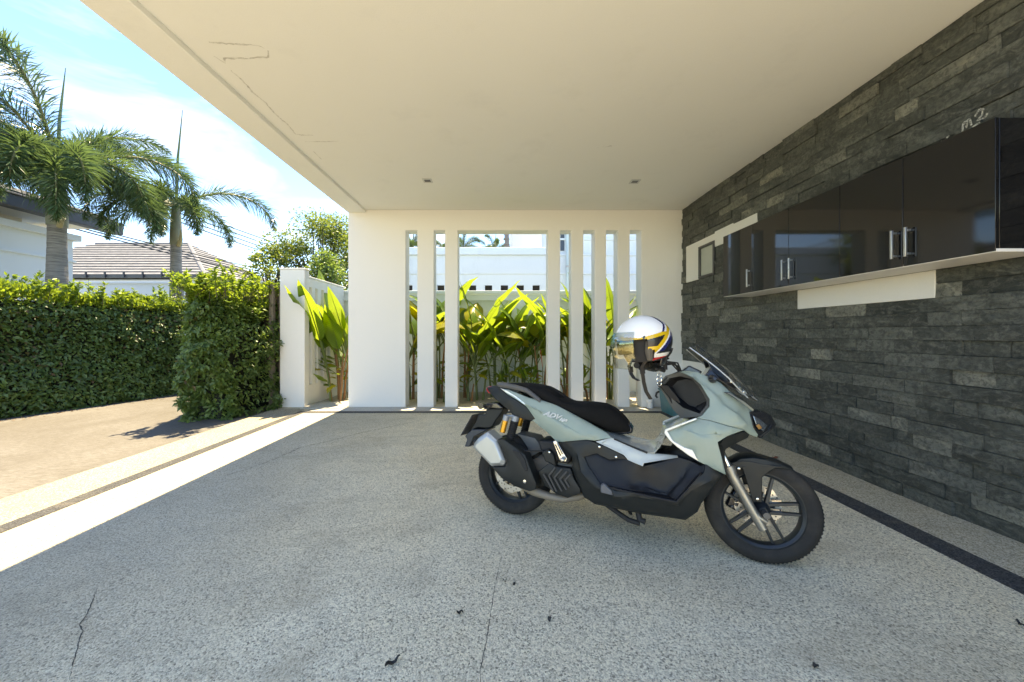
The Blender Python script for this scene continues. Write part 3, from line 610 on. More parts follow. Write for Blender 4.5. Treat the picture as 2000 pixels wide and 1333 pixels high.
# ---- overhead cables
M_CABLE = pm('cable_black', (.02, .02, .022), .6)
def cable(a, b, sag, lab, grp):
    a, b = Vector(a), Vector(b); pts = []
    for i in range(25):
        t = i / 24 * 1.5 - .25; p = a.lerp(b, t); p.z -= sag * (1 - (2*t - 1) ** 2); pts.append(p)
    tag(MB().tube(pts, .022, 6).build('utility_cable', M_CABLE), lab, 'cable', grp)
for i in range(4): cable((-13.02, 12, 6.22 - .15*i), (-11.71, 30, 6.41 - .33*i), .12, 'black utility cable in the upper bundle strung past the slimmer palm', 'upper overhead cables')
for i in range(3): cable((-13.46, 11, 4.68 - .075*i), (-14.04, 28, 5.4 - .23*i), .18, 'black utility cable in the lower bundle crossing the tiled roof', 'lower overhead cables')
BIKE = {
  'tail_cover': [(-0.215,0.05,0.825),(-0.141,0.07,0.841),(-0.084,0.1,0.823),(-0.032,0.12,0.789),(0.053,0.14,0.754),(0.116,0.15,0.72),(0.179,0.155,0.651),(0.152,0.15,0.634),(0.105,0.15,0.64),(0.019,0.14,0.659),(-0.004,0.13,0.684),(-0.051,0.12,0.708),(-0.145,0.09,0.766),(-0.197,0.06,0.799)],
  'body_side': [(-0.084,0.1,0.823),(-0.025,0.12,0.821),(0.057,0.135,0.799),(0.118,0.14,0.781),(0.229,0.15,0.766),(0.313,0.155,0.745),(0.375,0.16,0.719),(0.512,0.165,0.659),(0.617,0.165,0.61),(0.646,0.17,0.584),(0.596,0.18,0.573),(0.552,0.185,0.56),(0.506,0.19,0.562),(0.424,0.19,0.546),(0.363,0.185,0.533),(0.325,0.18,0.53),(0.257,0.165,0.581),(0.203,0.16,0.612),(0.161,0.155,0.642),(0.179,0.156,0.651),(0.118,0.155,0.723),(0.055,0.145,0.757),(-0.03,0.125,0.793)],
  'body_ridge': [(0.113,0.165,0.739),(0.266,0.185,0.687),(0.382,0.2,0.633),(0.473,0.205,0.59),(0.563,0.19,0.58)],
  'grab_rail': [(-0.116,0.13,0.86),(0.008,0.13,0.857),(0.128,0.13,0.839),(0.173,0.13,0.801),(0.222,0.13,0.764),(0.166,0.13,0.768),(0.1,0.13,0.791),(0.058,0.13,0.821),(-0.03,0.13,0.844)],
  'silver_side': [(0.558,0.19,0.556),(0.646,0.175,0.585),(0.838,0.17,0.521),(0.991,0.15,0.522),(0.997,0.165,0.515),(0.823,0.195,0.469),(0.818,0.2,0.451),(0.739,0.2,0.475),(0.716,0.2,0.501)],
  'lower_fairing': [(0.336,0.185,0.525),(0.382,0.19,0.534),(0.507,0.195,0.56),(0.558,0.2,0.552),(0.638,0.2,0.526),(0.712,0.205,0.5),(0.73,0.205,0.484),(0.639,0.205,0.468),(0.566,0.2,0.493),(0.495,0.2,0.465),(0.523,0.21,0.415),(0.601,0.24,0.329),(0.624,0.25,0.339),(0.678,0.255,0.315),(0.775,0.265,0.324),(0.988,0.265,0.313),(1.045,0.25,0.392),(1.112,0.23,0.467),(1.121,0.22,0.507),(1.202,0.2,0.46),(1.1,0.2,0.302),(1.083,0.2,0.258),(1.026,0.2,0.206),(0.943,0.2,0.206),(0.788,0.2,0.202),(0.613,0.2,0.21),(0.559,0.2,0.212),(0.5,0.19,0.233),(0.47,0.185,0.278),(0.443,0.19,0.337),(0.423,0.19,0.392),(0.43,0.19,0.416),(0.423,0.19,0.45),(0.395,0.185,0.477),(0.364,0.185,0.5)],
  'fairing_ridge': [(0.46,0.215,0.476),(0.481,0.225,0.385),(0.553,0.25,0.313),(0.664,0.272,0.284),(0.825,0.28,0.3),(0.987,0.28,0.292),(1.053,0.262,0.376),(1.143,0.235,0.433)],
  'footwell': [(0.484,0.185,0.467),(0.563,0.18,0.493),(0.637,0.185,0.469),(0.727,0.19,0.484),(0.738,0.19,0.475),(0.818,0.19,0.45),(0.905,0.165,0.478),(0.998,0.16,0.515),(1.053,0.17,0.506),(1.1,0.19,0.49),(1.124,0.2,0.503),(1.113,0.215,0.461),(1.047,0.23,0.384),(0.989,0.25,0.305),(0.774,0.25,0.316),(0.67,0.245,0.323),(0.601,0.235,0.325),(0.522,0.2,0.41)],
  'footwell_in': [(0.786,0.16,0.41),(0.905,0.14,0.438),(1.016,0.145,0.475),(1.025,0.15,0.456),(0.935,0.16,0.319),(0.823,0.155,0.343),(0.717,0.16,0.362)],
  'shield': [(0.938,0.19,0.653),(1.004,0.185,0.691),(1.085,0.185,0.733),(1.144,0.21,0.729),(1.227,0.2,0.708),(1.302,0.17,0.691),(1.223,0.205,0.658),(1.177,0.22,0.625),(1.179,0.22,0.611),(1.193,0.215,0.554),(1.214,0.2,0.462),(1.152,0.21,0.488),(1.09,0.215,0.516),(1.076,0.21,0.548),(1.059,0.205,0.57),(1.02,0.205,0.579),(0.967,0.2,0.606)],
  'shield_ridge': [(1.021,0.205,0.68),(1.087,0.225,0.543),(1.171,0.235,0.619),(1.131,0.23,0.679)],
  'silver_trim': [(0.925,0.2,0.644),(0.929,0.2,0.664),(1.003,0.2,0.702),(1.083,0.2,0.74),(1.085,0.2,0.731),(1.003,0.2,0.688),(0.941,0.2,0.655),(0.969,0.2,0.609),(1.022,0.2,0.58),(1.062,0.2,0.571),(1.081,0.2,0.537),(1.096,0.2,0.511),(1.038,0.2,0.542),(0.985,0.2,0.579),(0.949,0.2,0.609)],
  'nose': [(1.012,0.1,0.98),(1.052,0.12,0.986),(1.093,0.13,0.982),(1.146,0.13,0.959),(1.208,0.125,0.928),(1.256,0.12,0.879),(1.312,0.11,0.833),(1.358,0.085,0.783),(1.339,0.12,0.78),(1.342,0.125,0.753),(1.352,0.13,0.701),(1.375,0.12,0.669),(1.373,0.11,0.652),(1.333,0.14,0.667),(1.303,0.165,0.691),(1.228,0.195,0.709),(1.145,0.205,0.73),(1.085,0.185,0.735),(1.111,0.185,0.753),(1.146,0.185,0.802),(1.147,0.18,0.838),(1.108,0.165,0.914),(1.074,0.15,0.948)],
  'nose_ridge': [(1.076,0.155,0.95),(1.13,0.165,0.906),(1.196,0.175,0.849),(1.219,0.19,0.811),(1.287,0.165,0.765),(1.323,0.15,0.718)],
  'nose_vent': [(1.215,0.152,0.88),(1.244,0.152,0.88),(1.296,0.152,0.848),(1.355,0.152,0.795),(1.346,0.152,0.787),(1.291,0.152,0.832),(1.239,0.152,0.868)],
  'fairing_edge': [(1.303,0.165,0.683),(1.334,0.14,0.668),(1.326,0.14,0.65),(1.26,0.16,0.612),(1.219,0.18,0.588),(1.211,0.19,0.573),(1.213,0.2,0.533),(1.22,0.2,0.513),(1.216,0.2,0.467),(1.193,0.212,0.54),(1.18,0.215,0.613),(1.178,0.215,0.624),(1.224,0.2,0.656)],
  'headlight': [(1.339,0.12,0.779),(1.363,0.1,0.788),(1.393,0.08,0.788),(1.432,0.05,0.765),(1.456,0.035,0.716),(1.439,0.05,0.691),(1.392,0.08,0.648),(1.375,0.1,0.652),(1.376,0.115,0.668),(1.354,0.125,0.703),(1.343,0.125,0.756)],
  'headlight_in': [(1.352,0.12,0.766),(1.386,0.1,0.747),(1.426,0.07,0.717),(1.404,0.085,0.682),(1.369,0.115,0.708)],
  'screen_c': [(1.398,0.0,0.868),(1.349,0.0,0.913),(1.295,0.0,0.975),(1.229,0.0,1.032),(1.172,0.0,1.082),(1.11,0.0,1.137)],
  'cowl': [(1.148,0.1,1.06),(1.202,0.09,1.021),(1.271,0.08,0.976),(1.308,0.07,0.92),(1.347,0.06,0.873),(1.323,0.08,0.861),(1.253,0.1,0.909),(1.196,0.12,0.947),(1.139,0.12,0.967),(1.168,0.11,0.996)],
  'mirror_mount': [(1.146,0.15,0.942),(1.156,0.15,0.962),(1.189,0.15,0.966),(1.193,0.15,0.944),(1.178,0.15,0.928),(1.151,0.15,0.933)],
  'legshield_out': [(0.899,0.03,0.906),(0.946,0.05,0.955),(1.012,0.1,0.98),(1.074,0.15,0.95),(1.108,0.165,0.916),(1.149,0.182,0.84),(1.146,0.185,0.8),(1.107,0.185,0.746),(1.02,0.09,0.719),(0.977,0.05,0.766)],
  'legshield_in': [(0.924,0.035,0.899),(0.958,0.055,0.94),(1.014,0.09,0.955),(1.07,0.13,0.942),(1.101,0.145,0.905),(1.137,0.165,0.833),(1.135,0.165,0.803),(1.103,0.165,0.758),(1.028,0.09,0.778),(0.965,0.055,0.832)],
  'tunnel_far': [(0.784,-0.15,0.55),(0.847,-0.15,0.588),(0.911,-0.15,0.625),(1.037,-0.15,0.685),(1.115,-0.15,0.719)],
  'tunnel_near': [(0.644,0.17,0.583),(0.838,0.17,0.521),(0.992,0.17,0.524),(0.926,0.17,0.642)],
  'tunnel_mid': [(0.734,0.0,0.574),(0.786,0.0,0.567),(0.864,0.0,0.564),(0.93,0.0,0.594),(1.016,0.0,0.666),(1.105,0.0,0.719)],
  'seat_top': [(-0.163,0.0,0.857),(-0.073,0.0,0.864),(0.054,0.0,0.87),(0.222,0.0,0.854),(0.211,0.0,0.86),(0.246,0.0,0.845),(0.335,0.0,0.786),(0.382,0.0,0.767),(0.446,0.0,0.768),(0.522,0.0,0.771),(0.597,0.0,0.768),(0.651,0.0,0.744),(0.687,0.0,0.716),(0.72,0.0,0.688),(0.752,0.0,0.637),(0.759,0.0,0.615)],
  'seat_low': [(0.135,0.15,0.825),(0.179,0.15,0.8),(0.229,0.15,0.765),(0.312,0.15,0.744),(0.369,0.15,0.72),(0.51,0.15,0.66),(0.615,0.15,0.615),(0.683,0.15,0.606),(0.74,0.15,0.605)],
  'tail_light': [(-0.221,0.05,0.808),(-0.218,0.05,0.826),(-0.2,0.05,0.83),(-0.191,0.05,0.789),(-0.205,0.05,0.794)],
  'plate_top': [(-0.247,0.06,0.696),(-0.181,0.06,0.722),(-0.116,0.06,0.728),(-0.065,0.06,0.695),(-0.09,0.06,0.684),(-0.155,0.06,0.687),(-0.207,0.06,0.679)],
  'plate_arm': [(-0.203,0.07,0.677),(-0.15,0.07,0.686),(-0.071,0.07,0.69),(-0.104,0.07,0.632),(-0.123,0.07,0.61),(-0.152,0.07,0.557),(-0.192,0.07,0.544),(-0.254,0.07,0.544),(-0.282,0.07,0.534),(-0.339,0.07,0.486),(-0.285,0.07,0.578),(-0.262,0.07,0.631),(-0.209,0.07,0.639)],
  'plate': [(-0.374,0.0,0.472),(-0.291,0.0,0.62)],
  'mudflap': [(-0.349,0.05,0.482),(-0.292,0.05,0.532),(-0.181,0.05,0.541),(-0.196,0.05,0.528),(-0.277,0.05,0.483),(-0.307,0.05,0.412),(-0.347,0.05,0.408),(-0.331,0.05,0.459)],
  'shock_r': [(0.038,0.14,0.652),(0.007,0.14,0.498)],
  'res_r': [(-0.011,0.17,0.661),(-0.036,0.17,0.548)],
  'shock_l': [(0.043,-0.12,0.627),(0.023,-0.12,0.495)],
  'res_l': [(-0.019,-0.15,0.595),(-0.037,-0.15,0.503)],
  'muffler': [(-0.217,0.21,0.472),(-0.189,0.21,0.506),(-0.118,0.21,0.557),(-0.048,0.21,0.509),(0.02,0.21,0.378),(0.007,0.21,0.347),(-0.081,0.21,0.332),(-0.228,0.21,0.444)],
  'shield_ex': [(-0.038,0.235,0.516),(0.002,0.235,0.518),(0.061,0.235,0.488),(0.147,0.235,0.44),(0.177,0.235,0.373),(0.222,0.235,0.278),(0.218,0.235,0.246),(0.182,0.235,0.23),(0.085,0.235,0.245),(-0.002,0.235,0.28),(-0.072,0.235,0.338),(0.017,0.235,0.352),(0.031,0.235,0.385)],
  'shield_hole': [(0.064,0.24,0.458),(0.11,0.24,0.46),(0.15,0.24,0.414),(0.172,0.24,0.353),(0.152,0.24,0.348),(0.108,0.24,0.415)],
  'pipe': [(0.144,0.16,0.211),(0.228,0.16,0.198),(0.296,0.16,0.187),(0.369,0.16,0.183),(0.437,0.16,0.206),(0.51,0.16,0.226)],
  'engine_cover': [(0.222,0.2,0.344),(0.29,0.2,0.405),(0.334,0.2,0.387),(0.418,0.2,0.387),(0.438,0.2,0.333),(0.475,0.2,0.283),(0.479,0.2,0.255),(0.404,0.2,0.216),(0.332,0.2,0.231),(0.269,0.2,0.267)],
  'chev': [(0.261,0.21,0.34),(0.323,0.21,0.252),(0.295,0.21,0.336),(0.344,0.21,0.251),(0.328,0.21,0.329),(0.375,0.21,0.258),(0.362,0.21,0.325),(0.402,0.21,0.271),(0.392,0.21,0.324),(0.418,0.21,0.287)],
  'chev2': [(0.295,0.21,0.336),(0.333,0.21,0.387),(0.328,0.21,0.329),(0.372,0.21,0.384),(0.362,0.21,0.325),(0.402,0.21,0.374),(0.392,0.21,0.324),(0.423,0.21,0.362)],
  'peg': [(0.312,0.215,0.536),(0.332,0.215,0.544),(0.371,0.215,0.489),(0.402,0.215,0.446),(0.396,0.215,0.429),(0.363,0.215,0.423),(0.353,0.215,0.44)],
  'bracket': [(0.237,0.19,0.46),(0.282,0.19,0.484),(0.314,0.19,0.454),(0.331,0.19,0.386),(0.288,0.19,0.402),(0.262,0.19,0.406)],
  'inner_fender': [(0.028,0.08,0.533),(0.159,0.08,0.519),(0.211,0.08,0.463),(0.205,0.08,0.442),(0.127,0.08,0.392),(0.11,0.08,0.452),(0.063,0.08,0.509)],
  'fork': [(1.241,0.09,0.487),(1.259,0.09,0.437),(1.388,0.09,0.196)],
  'forkG': [(1.208,0.09,0.59)],
  'fender_top': [(1.254,0.0,0.484),(1.28,0.0,0.508),(1.317,0.0,0.539),(1.371,0.0,0.545),(1.423,0.0,0.536),(1.466,0.0,0.529),(1.542,0.0,0.499)],
  'fender_side': [(1.244,0.075,0.496),(1.307,0.075,0.519),(1.346,0.075,0.522),(1.405,0.075,0.515),(1.5,0.075,0.509),(1.459,0.075,0.5),(1.425,0.075,0.473),(1.399,0.075,0.445),(1.394,0.075,0.317),(1.375,0.075,0.315),(1.35,0.075,0.325),(1.336,0.075,0.385),(1.318,0.075,0.451),(1.31,0.075,0.48),(1.275,0.075,0.465)],
  'caliper': [(1.279,-0.05,0.259)],
  'helmet': [(0.817,0.35,1.134)],
  'bars': [(0.944,0.0,1.002)],
  'key': [(0.908,0.1,0.951)],
  'text': [(0.235,0.19,0.699),(0.386,0.19,0.655)],
  'fhub': [(1.446,0.0,0.258)],
  'rhub': [(-0.077,0.0,0.179)],
  'fcon': [(1.453,0.03,0.004)],
  'ftop': [(1.516,0.0,0.491)],
  'fl': [(1.115,0.03,0.231)],
  'fr': [(1.676,0.03,0.257)],
  'rl': [(-0.26,0.03,0.203)],
  'rb': [(0.019,0.03,0.002)],
  'stand': [(0.79,-0.1,0.092)],
}

# ================================================================ the scooter (local axes: s forward, w to its right, z up)
BK = empty('scooter', (0.075, 2.48, 0.0), 'sage green and black scooter leaning on its side stand inside the carport', 'scooter')
BK.rotation_euler = (R(-6), 0, R(-22.1))
def L(p): return Vector((p[0], -p[1], p[2]))
def paint():
    t = NT('sage_paint'); co = t.coord('Object')
    n = t.noise(900, 2, .5, co); d = t.ramp(t.noise(14, 8, .7, co), [(.5, 0.), (.8, .22)])
    c = t.mix(n, (.215, .275, .235), (.255, .315, .27)); c = t.mix(d, c, (.36, .36, .31))
    t.bsdf(c, .42, .05, .45, .2); return t.m
M_GREEN = paint()
M_SILVER = pm('silver_plastic', (.47, .49, .45), .38, .2, coat=.25, var=.06, dirt=.18, dcol=(.4, .38, .32))
M_TRIM = pm('bright_trim', (.62, .64, .62), .28, .35, coat=.3, var=.05)
M_MATT = pm('matt_black_plastic', (.014, .016, .0155), .42, spec=.28, bump=.10, bscale=420, var=.2, dirt=.05, dcol=(.13, .12, .10))
M_FOOT = pm('footwell_plastic', (.008, .0085, .010), .46, spec=.30, bump=.05, bscale=300, dirt=.03, dcol=(.12, .12, .12))
M_GLOSSB = pm('gloss_black_plastic', (.012, .013, .016), .16, coat=.5, var=.1)
M_SEAT = pm('black_seat_cloth', (.009, .009, .009), .92, spec=.15, bump=.35, bscale=260, var=.25, vscale=12)
M_RUBBER = pm('tyre_rubber', (.022, .021, .020), .78, spec=.3, bump=.3, bscale=120, dirt=.45, dcol=(.085, .072, .055), dscale=7)
M_RIM = pm('dark_blue_black_wheel', (.020, .026, .032), .36, .35, dirt=.15, dcol=(.12, .11, .09))
M_DISC = pm('steel_disc', (.50, .48, .45), .30, 1, var=.15)
M_FORK = pm('worn_fork_metal', (.34, .32, .28), .38, .75, var=.12, dirt=.35, dcol=(.23, .2, .16))
M_MUFF = pm('satin_muffler', (.46, .47, .45), .36, .55, var=.06, dirt=.2, dcol=(.40, .37, .3))
M_ENG = pm('cast_engine', (.22, .19, .15), .62, .35, dirt=.6, dcol=(.30, .24, .16))
M_CHROME = pm('bright_metal', (.68, .68, .66), .18, 1)
M_GOLD = pm('amber_reservoir', (.62, .30, .03), .28, .6, coat=.3)
M_RED = pm('red_lens', (.45, .012, .02), .15, coat=.5)
M_CORE = pm('inner_black', (.012, .012, .012), .7)
M_WHITEP = pm('white_print', (.80, .80, .78), .4)

def tri2d(pts, edges, faces):
    return delaunay_2d_cdt([Vector(p) for p in pts], edges, faces, 1, 1e-6)
def panel(name, key, mat, thick=.012, pillow=.004, ridge=None, closed_ridge=False, step=.017, mirror=True, parent=None, base_z=None, ang=42):
    """body panel: outline with its own depth at every corner, creases along ridge, softly crowned, with thickness; right and left"""
    out = BIKE[key] if isinstance(key, str) else key; rg = (BIKE[ridge] if isinstance(ridge, str) else ridge) or []
    poly = [(p[0], p[2]) for p in out]; fixed = {}
    P2 = list(poly); W_ = [p[1] for p in out]
    edges = [(i, (i+1) % len(out)) for i in range(len(out))]; r0 = len(P2)
    for p in rg: P2.append((p[0], p[2])); W_.append(p[1])
    edges += [(r0+i, r0+i+1) for i in range(len(rg)-1)]
    nfix = len(P2)
    xs = [p[0] for p in poly]; zs = [p[1] for p in poly]
    def inside(x, z):
        c = False; n = len(poly); j = n - 1
        for i in range(n):
            (xi, zi), (xj, zj) = poly[i], poly[j]
            if (zi > z) != (zj > z) and x < (xj-xi)*(z-zi)/(zj-zi) + xi: c = not c
            j = i
        return c
    def dist(x, z):
        b = 9
        for i in range(len(poly)):
            (ax, az), (bx, bz) = poly[i], poly[(i+1) % len(poly)]; dx, dz = bx-ax, bz-az
            t = max(0, min(1, ((x-ax)*dx + (z-az)*dz) / (dx*dx + dz*dz + 1e-12))); b = min(b, math.hypot(x-ax-t*dx, z-az-t*dz))
        return b
    nx = int((max(xs)-min(xs))/step)+1; nz = int((max(zs)-min(zs))/step)+1
    for i in range(nx+1):
        for k in range(nz+1):
            x = min(xs) + (i + .5*(k % 2))*step; z = min(zs) + k*step
            if inside(x, z) and dist(x, z) > step*.45: P2.append((x, z)); W_.append(0)
    vo, eo, fo, ov, oe, of = tri2d(P2, edges, [])
    n = len(vo); Wv = np.zeros(n); isfix = np.zeros(n, bool)
    for i in range(n):
        src = ov[i]
        if src and min(src) < nfix: Wv[i] = W_[min(src)]; isfix[i] = True
    fo = [f for f in fo if inside(sum(vo[i][0] for i in f)/3, sum(vo[i][1] for i in f)/3)]
    used = sorted({i for f in fo for i in f}); nb = {i: set() for i in used}
    for f in fo:
        for a in f: nb[a] |= set(f) - {a}
    mean = np.mean([W_[i] for i in range(nfix)])
    for i in used:
        if not isfix[i]: Wv[i] = mean
    free = [i for i in used if not isfix[i]]; nbl = {i: list(nb[i]) for i in free}
    for it in range(90):
        for i in free: Wv[i] = sum(Wv[j] for j in nbl[i]) / len(nbl[i]) + pillow * .06
    rim = {i for i in used if isfix[i] and min(ov[i]) < len(out)}
    allb = {i: list(nb[i]) for i in used if i not in rim}
    for it in range(9):                                  # take the pinch out of the creases
        new = {i: .5*Wv[i] + .5*sum(Wv[j] for j in allb[i])/len(allb[i]) for i in allb}
        for i, v in new.items(): Wv[i] = v
    res = None
    for sgn in ((1, -1) if mirror else (1,)):
        bm = bmesh.new(); mp_ = {i: bm.verts.new((vo[i][0], -sgn*Wv[i], vo[i][1])) for i in used}
        for f in fo:
            try: bm.faces.new([mp_[i] for i in f])
            except ValueError: pass
        bmesh.ops.recalc_face_normals(bm, faces=bm.faces)
        s_ = sum(f.normal.y for f in bm.faces)
        if s_ * sgn > 0: bmesh.ops.reverse_faces(bm, faces=bm.faces)
        ex = bmesh.ops.extrude_face_region(bm, geom=list(bm.faces), use_keep_orig=True)
        nv = [g_ for g_ in ex['geom'] if isinstance(g_, bmesh.types.BMVert)]
        for v in nv: v.co.y += sgn*thick
        bmesh.ops.recalc_face_normals(bm, faces=bm.faces)
        me = bpy.data.meshes.new(name); bm.to_mesh(me); bm.free(); smooth(me, ang)
        o = mesh_obj(name, me, mat, parent or BK)
        b = o.modifiers.new('bevel', 'BEVEL'); b.width = .0035; b.segments = 2; b.limit_method = 'ANGLE'; b.angle_limit = R(50)
        res = res or o
    return res
def plate(name, key, w0, w1, mat, parent=None, bevel=.004, mirror=False):
    """flat part with a traced side outline and real thickness from w0 to w1"""
    out = BIKE[key] if isinstance(key, str) else key; o = None
    for sgn in ((1, -1) if mirror else (1,)):
        m = MB(); m.loft([[L((p[0], sgn*w0, p[2])) for p in out], [L((p[0], sgn*w1, p[2])) for p in out]])
        o_ = m.build(name, mat, parent or BK, bevel); o = o or o_
    return o
def tubeL(name, pts, rad, mat, parent=None, n=12): return MB().tube([L(p) for p in pts], rad, n).build(name, mat, parent or BK)

# ---- wheels
def wheel(s0, R_, tw, rim_r, spokes, name):
    t = MB(); prof = []
    for k in range(25):
        a = math.pi * (k / 24) ; ca, sa = math.cos(a), math.sin(a)
        r = rim_r + (R_ - rim_r) * (abs(sa) ** .62); x = tw/2 * (ca if abs(ca) < .02 else math.copysign(abs(ca) ** .72, ca)) * (1 if sa > .25 else .8 + .8*sa)
        prof.append((r, x))
    c = L((s0, 0, R_)); ax = (0, -1, 0)
    t.lathe(prof, c, ax, 72); w = t.build(name, M_RUBBER, BK)
    g_ = MB()                                                     # tread blocks standing on the crown
    for k in range(84):
        a = 2*math.pi*k/84
        for side in (-1, 1):
            aa = a + side*.02; off = side*tw*.22; d = Vector((math.sin(aa), 0, math.cos(aa))); tg = Vector((math.cos(aa), 0, -math.sin(aa)))
            ctr = c + d*(R_-.0031) + Vector((0, off, 0))
            q = []
            for h in (0, .0026):
                q.append([ctr + d*h + tg*u_ + Vector((0, v_, 0)) - d*abs(v_+off)*.12 for u_, v_ in ((-.006, -tw*.15), (.003, -tw*.15), (.008, tw*.15), (-.001, tw*.15))])
            g_.loft(q)
    g_.build('tread', M_RUBBER, w, 0)
    r = MB(); hw = tw*.33
    r.lathe([(rim_r+.006, -hw), (rim_r+.010, -hw*1.05), (rim_r-.004, -hw*1.05), (rim_r-.016, -hw*.8), (rim_r-.022, 0), (rim_r-.016, hw*.8), (rim_r-.004, hw*1.05), (rim_r+.010, hw*1.05), (rim_r+.006, hw), (rim_r-.008, 0), (rim_r+.006, -hw)], c, ax, 64)
    rim = r.build('rim', M_RIM, w)
    for k in range(spokes):
        a = 2*math.pi*k/spokes + .18
        for side in (-1, 1):
            a0, a1 = a + side*.62, a + side*.155
            p0 = c + Vector((math.sin(a0), 0, math.cos(a0)))*.034; p1 = c + Vector((math.sin(a1), 0, math.cos(a1)))*(rim_r-.014)
            d = (p1-p0).normalized(); sd = d.cross(Vector((0, 1, 0)))
            sm = MB(); sm.loft([[p0 + sd*x_ + Vector((0, y_, 0)) for x_, y_ in ((-.009, -.016), (.009, -.016), (.009, .016), (-.009, .016))], [p1 + sd*x_ + Vector((0, y_, 0)) for x_, y_ in ((-.006, -.012), (.006, -.012), (.006, .012), (-.006, .012))]])
            sm.build('spoke', M_RIM, w, .002)
    MB().lathe([(.001, -.06), (.020, -.06), (.036, -.04), (.042, -.02), (.042, .02), (.036, .04), (.020, .06), (.001, .06)], c, ax, 24).build('hub', M_RIM, w)
    return w, c
def disc(c, w, r0, r1, parent, n=10, name='brake_disc'):
    m = MB(); N = 60
    for side in (0,):
        rings = []
        for (rr, yy) in ((r0, -.0025), (r1, -.0025), (r1, .0025), (r0, .0025), (r0, -.0025)):
            rings.append([c + Vector((0, -w + yy, 0)) + Vector((math.sin(2*math.pi*k/N), 0, math.cos(2*math.pi*k/N))) * (rr * (1 + (.035*math.cos(n*2*math.pi*k/N) if rr == r1 else 0))) for k in range(N)])
        m.loft(rings, True, False)
    d = m.build(name, M_DISC, parent)
    hm = MB()
    for k in range(30):
        a = 2*math.pi*k/30; rr = r0 + (r1-r0)*(.3, .55, .78)[k % 3]
        p = c + Vector((0, -w, 0)) + Vector((math.sin(a), 0, math.cos(a)))*rr
        hm.lathe([(.001, -.0034), (.0042, -.0034), (.0042, .0034), (.001, .0034)], p, (0, 1, 0), 8)
    hm.build('drilled_holes', M_CORE, d)
    for k in range(5):
        a = 2*math.pi*k/5 + .3; p0 = c + Vector((0, -w, 0)); d0 = Vector((math.sin(a), 0, math.cos(a)))
        MB().tube([p0 + d0*.03, p0 + d0*(r0+.006)], [.011, .008], 8).build('carrier_arm', M_RIM, d)
    return d
fw, fc = wheel(1.402, .268, .108, .193, 5, 'front_wheel')
rw, rc = wheel(0.0, .258, .128, .178, 5, 'rear_wheel')
disc(fc, -.055, .072, .112, fw, 10); disc(rc, .062, .066, .108, rw, 10)
MB().lathe([(.044, -.02), (.052, -.012), (.052, .012), (.044, .02)], fc + Vector((0, .055, 0)), (0, 1, 0), 24).build('tone_ring', M_DISC, fw)

# ---- front end: forks, fender, caliper
for sg in (1, -1):
    fk = tubeL('fork_leg', [(1.246, sg*.088, .475), (1.262, sg*.088, .437), (1.33, sg*.088, .305), (1.392, sg*.088, .19)], [.026, .026, .0235, .022], M_FORK)
    tubeL('lower_casting', [(1.345, sg*.088, .285), (1.372, sg*.088, .245), (1.41, sg*.088, .225)], [.014, .022, .012], M_FORK, fk)
    tubeL('fork_seal', [(1.242, sg*.088, .486), (1.254, sg*.088, .458)], .0295, M_FORK, fk)
    tubeL('fork_tube', [(1.19, sg*.088, .60), (1.246, sg*.088, .478)], .018, M_CHROME, fk)
    tubeL('axle_cap', [(1.402, sg*.062, .268), (1.402, sg*.125 if sg > 0 else -.10, .268)], .016, M_DGREY, fk)
def fender():
    prof = [(1.238, .487), (1.262, .507), (1.305, .537), (1.36, .549), (1.42, .545), (1.48, .531), (1.545, .503)]
    m = MB(); rings = []
    for i, (s, z) in enumerate(prof):
        hw = .076 if 0 < i < 5 else (.066, .076, .076, .076, .076, .06, .035)[i]; dr = (.03, .045, .05, .05, .045, .03, .012)[i]
        o_ = [(hw, -dr), (hw*.94, -.010), (hw*.6, 0), (0, .004), (-hw*.6, 0), (-hw*.94, -.010), (-hw, -dr)]
        rings.append([L((s, a, z + b)) for a, b in o_] + [L((s, a*.95, z + b - .005)) for a, b in o_[::-1]])
    m.loft(rings, True, True); f = m.build('front_fender', M_MATT, BK, .002)
    panel('fender_stay', 'fender_side', M_MATT, .008, .003, mirror=True, parent=f)
    for sg in (1, -1):
        for s, z in ((1.292, .478), (1.372, .335)): MB().lathe([(.001, .006), (.006, .005), (.008, 0)], L((s, sg*.082, z)), (0, -sg, 0), 10).build('bolt', M_CHROME, f)
fender()
cal = MB(); cal.box(-.035, .035, -.02, .02, -.055, .055); cal = cal.build('front_caliper', M_GLOSSB, BK, .012); cal.location = L((1.30, -.075, .275)); cal.rotation_euler = (0, R(25), 0)
for k in range(5): MB().lathe([(.001, .012), (.008, .01), (.010, 0)], Vector((.01*(k % 2), -.02, -.04+.02*k)), (0, -1, 0), 10).build('caliper_piston', M_DGREY, cal)
tubeL('brake_hose', [(1.30, -.06, .33), (1.26, -.03, .42), (1.22, 0, .52), (1.2, .02, .6)], .006, M_CORE)

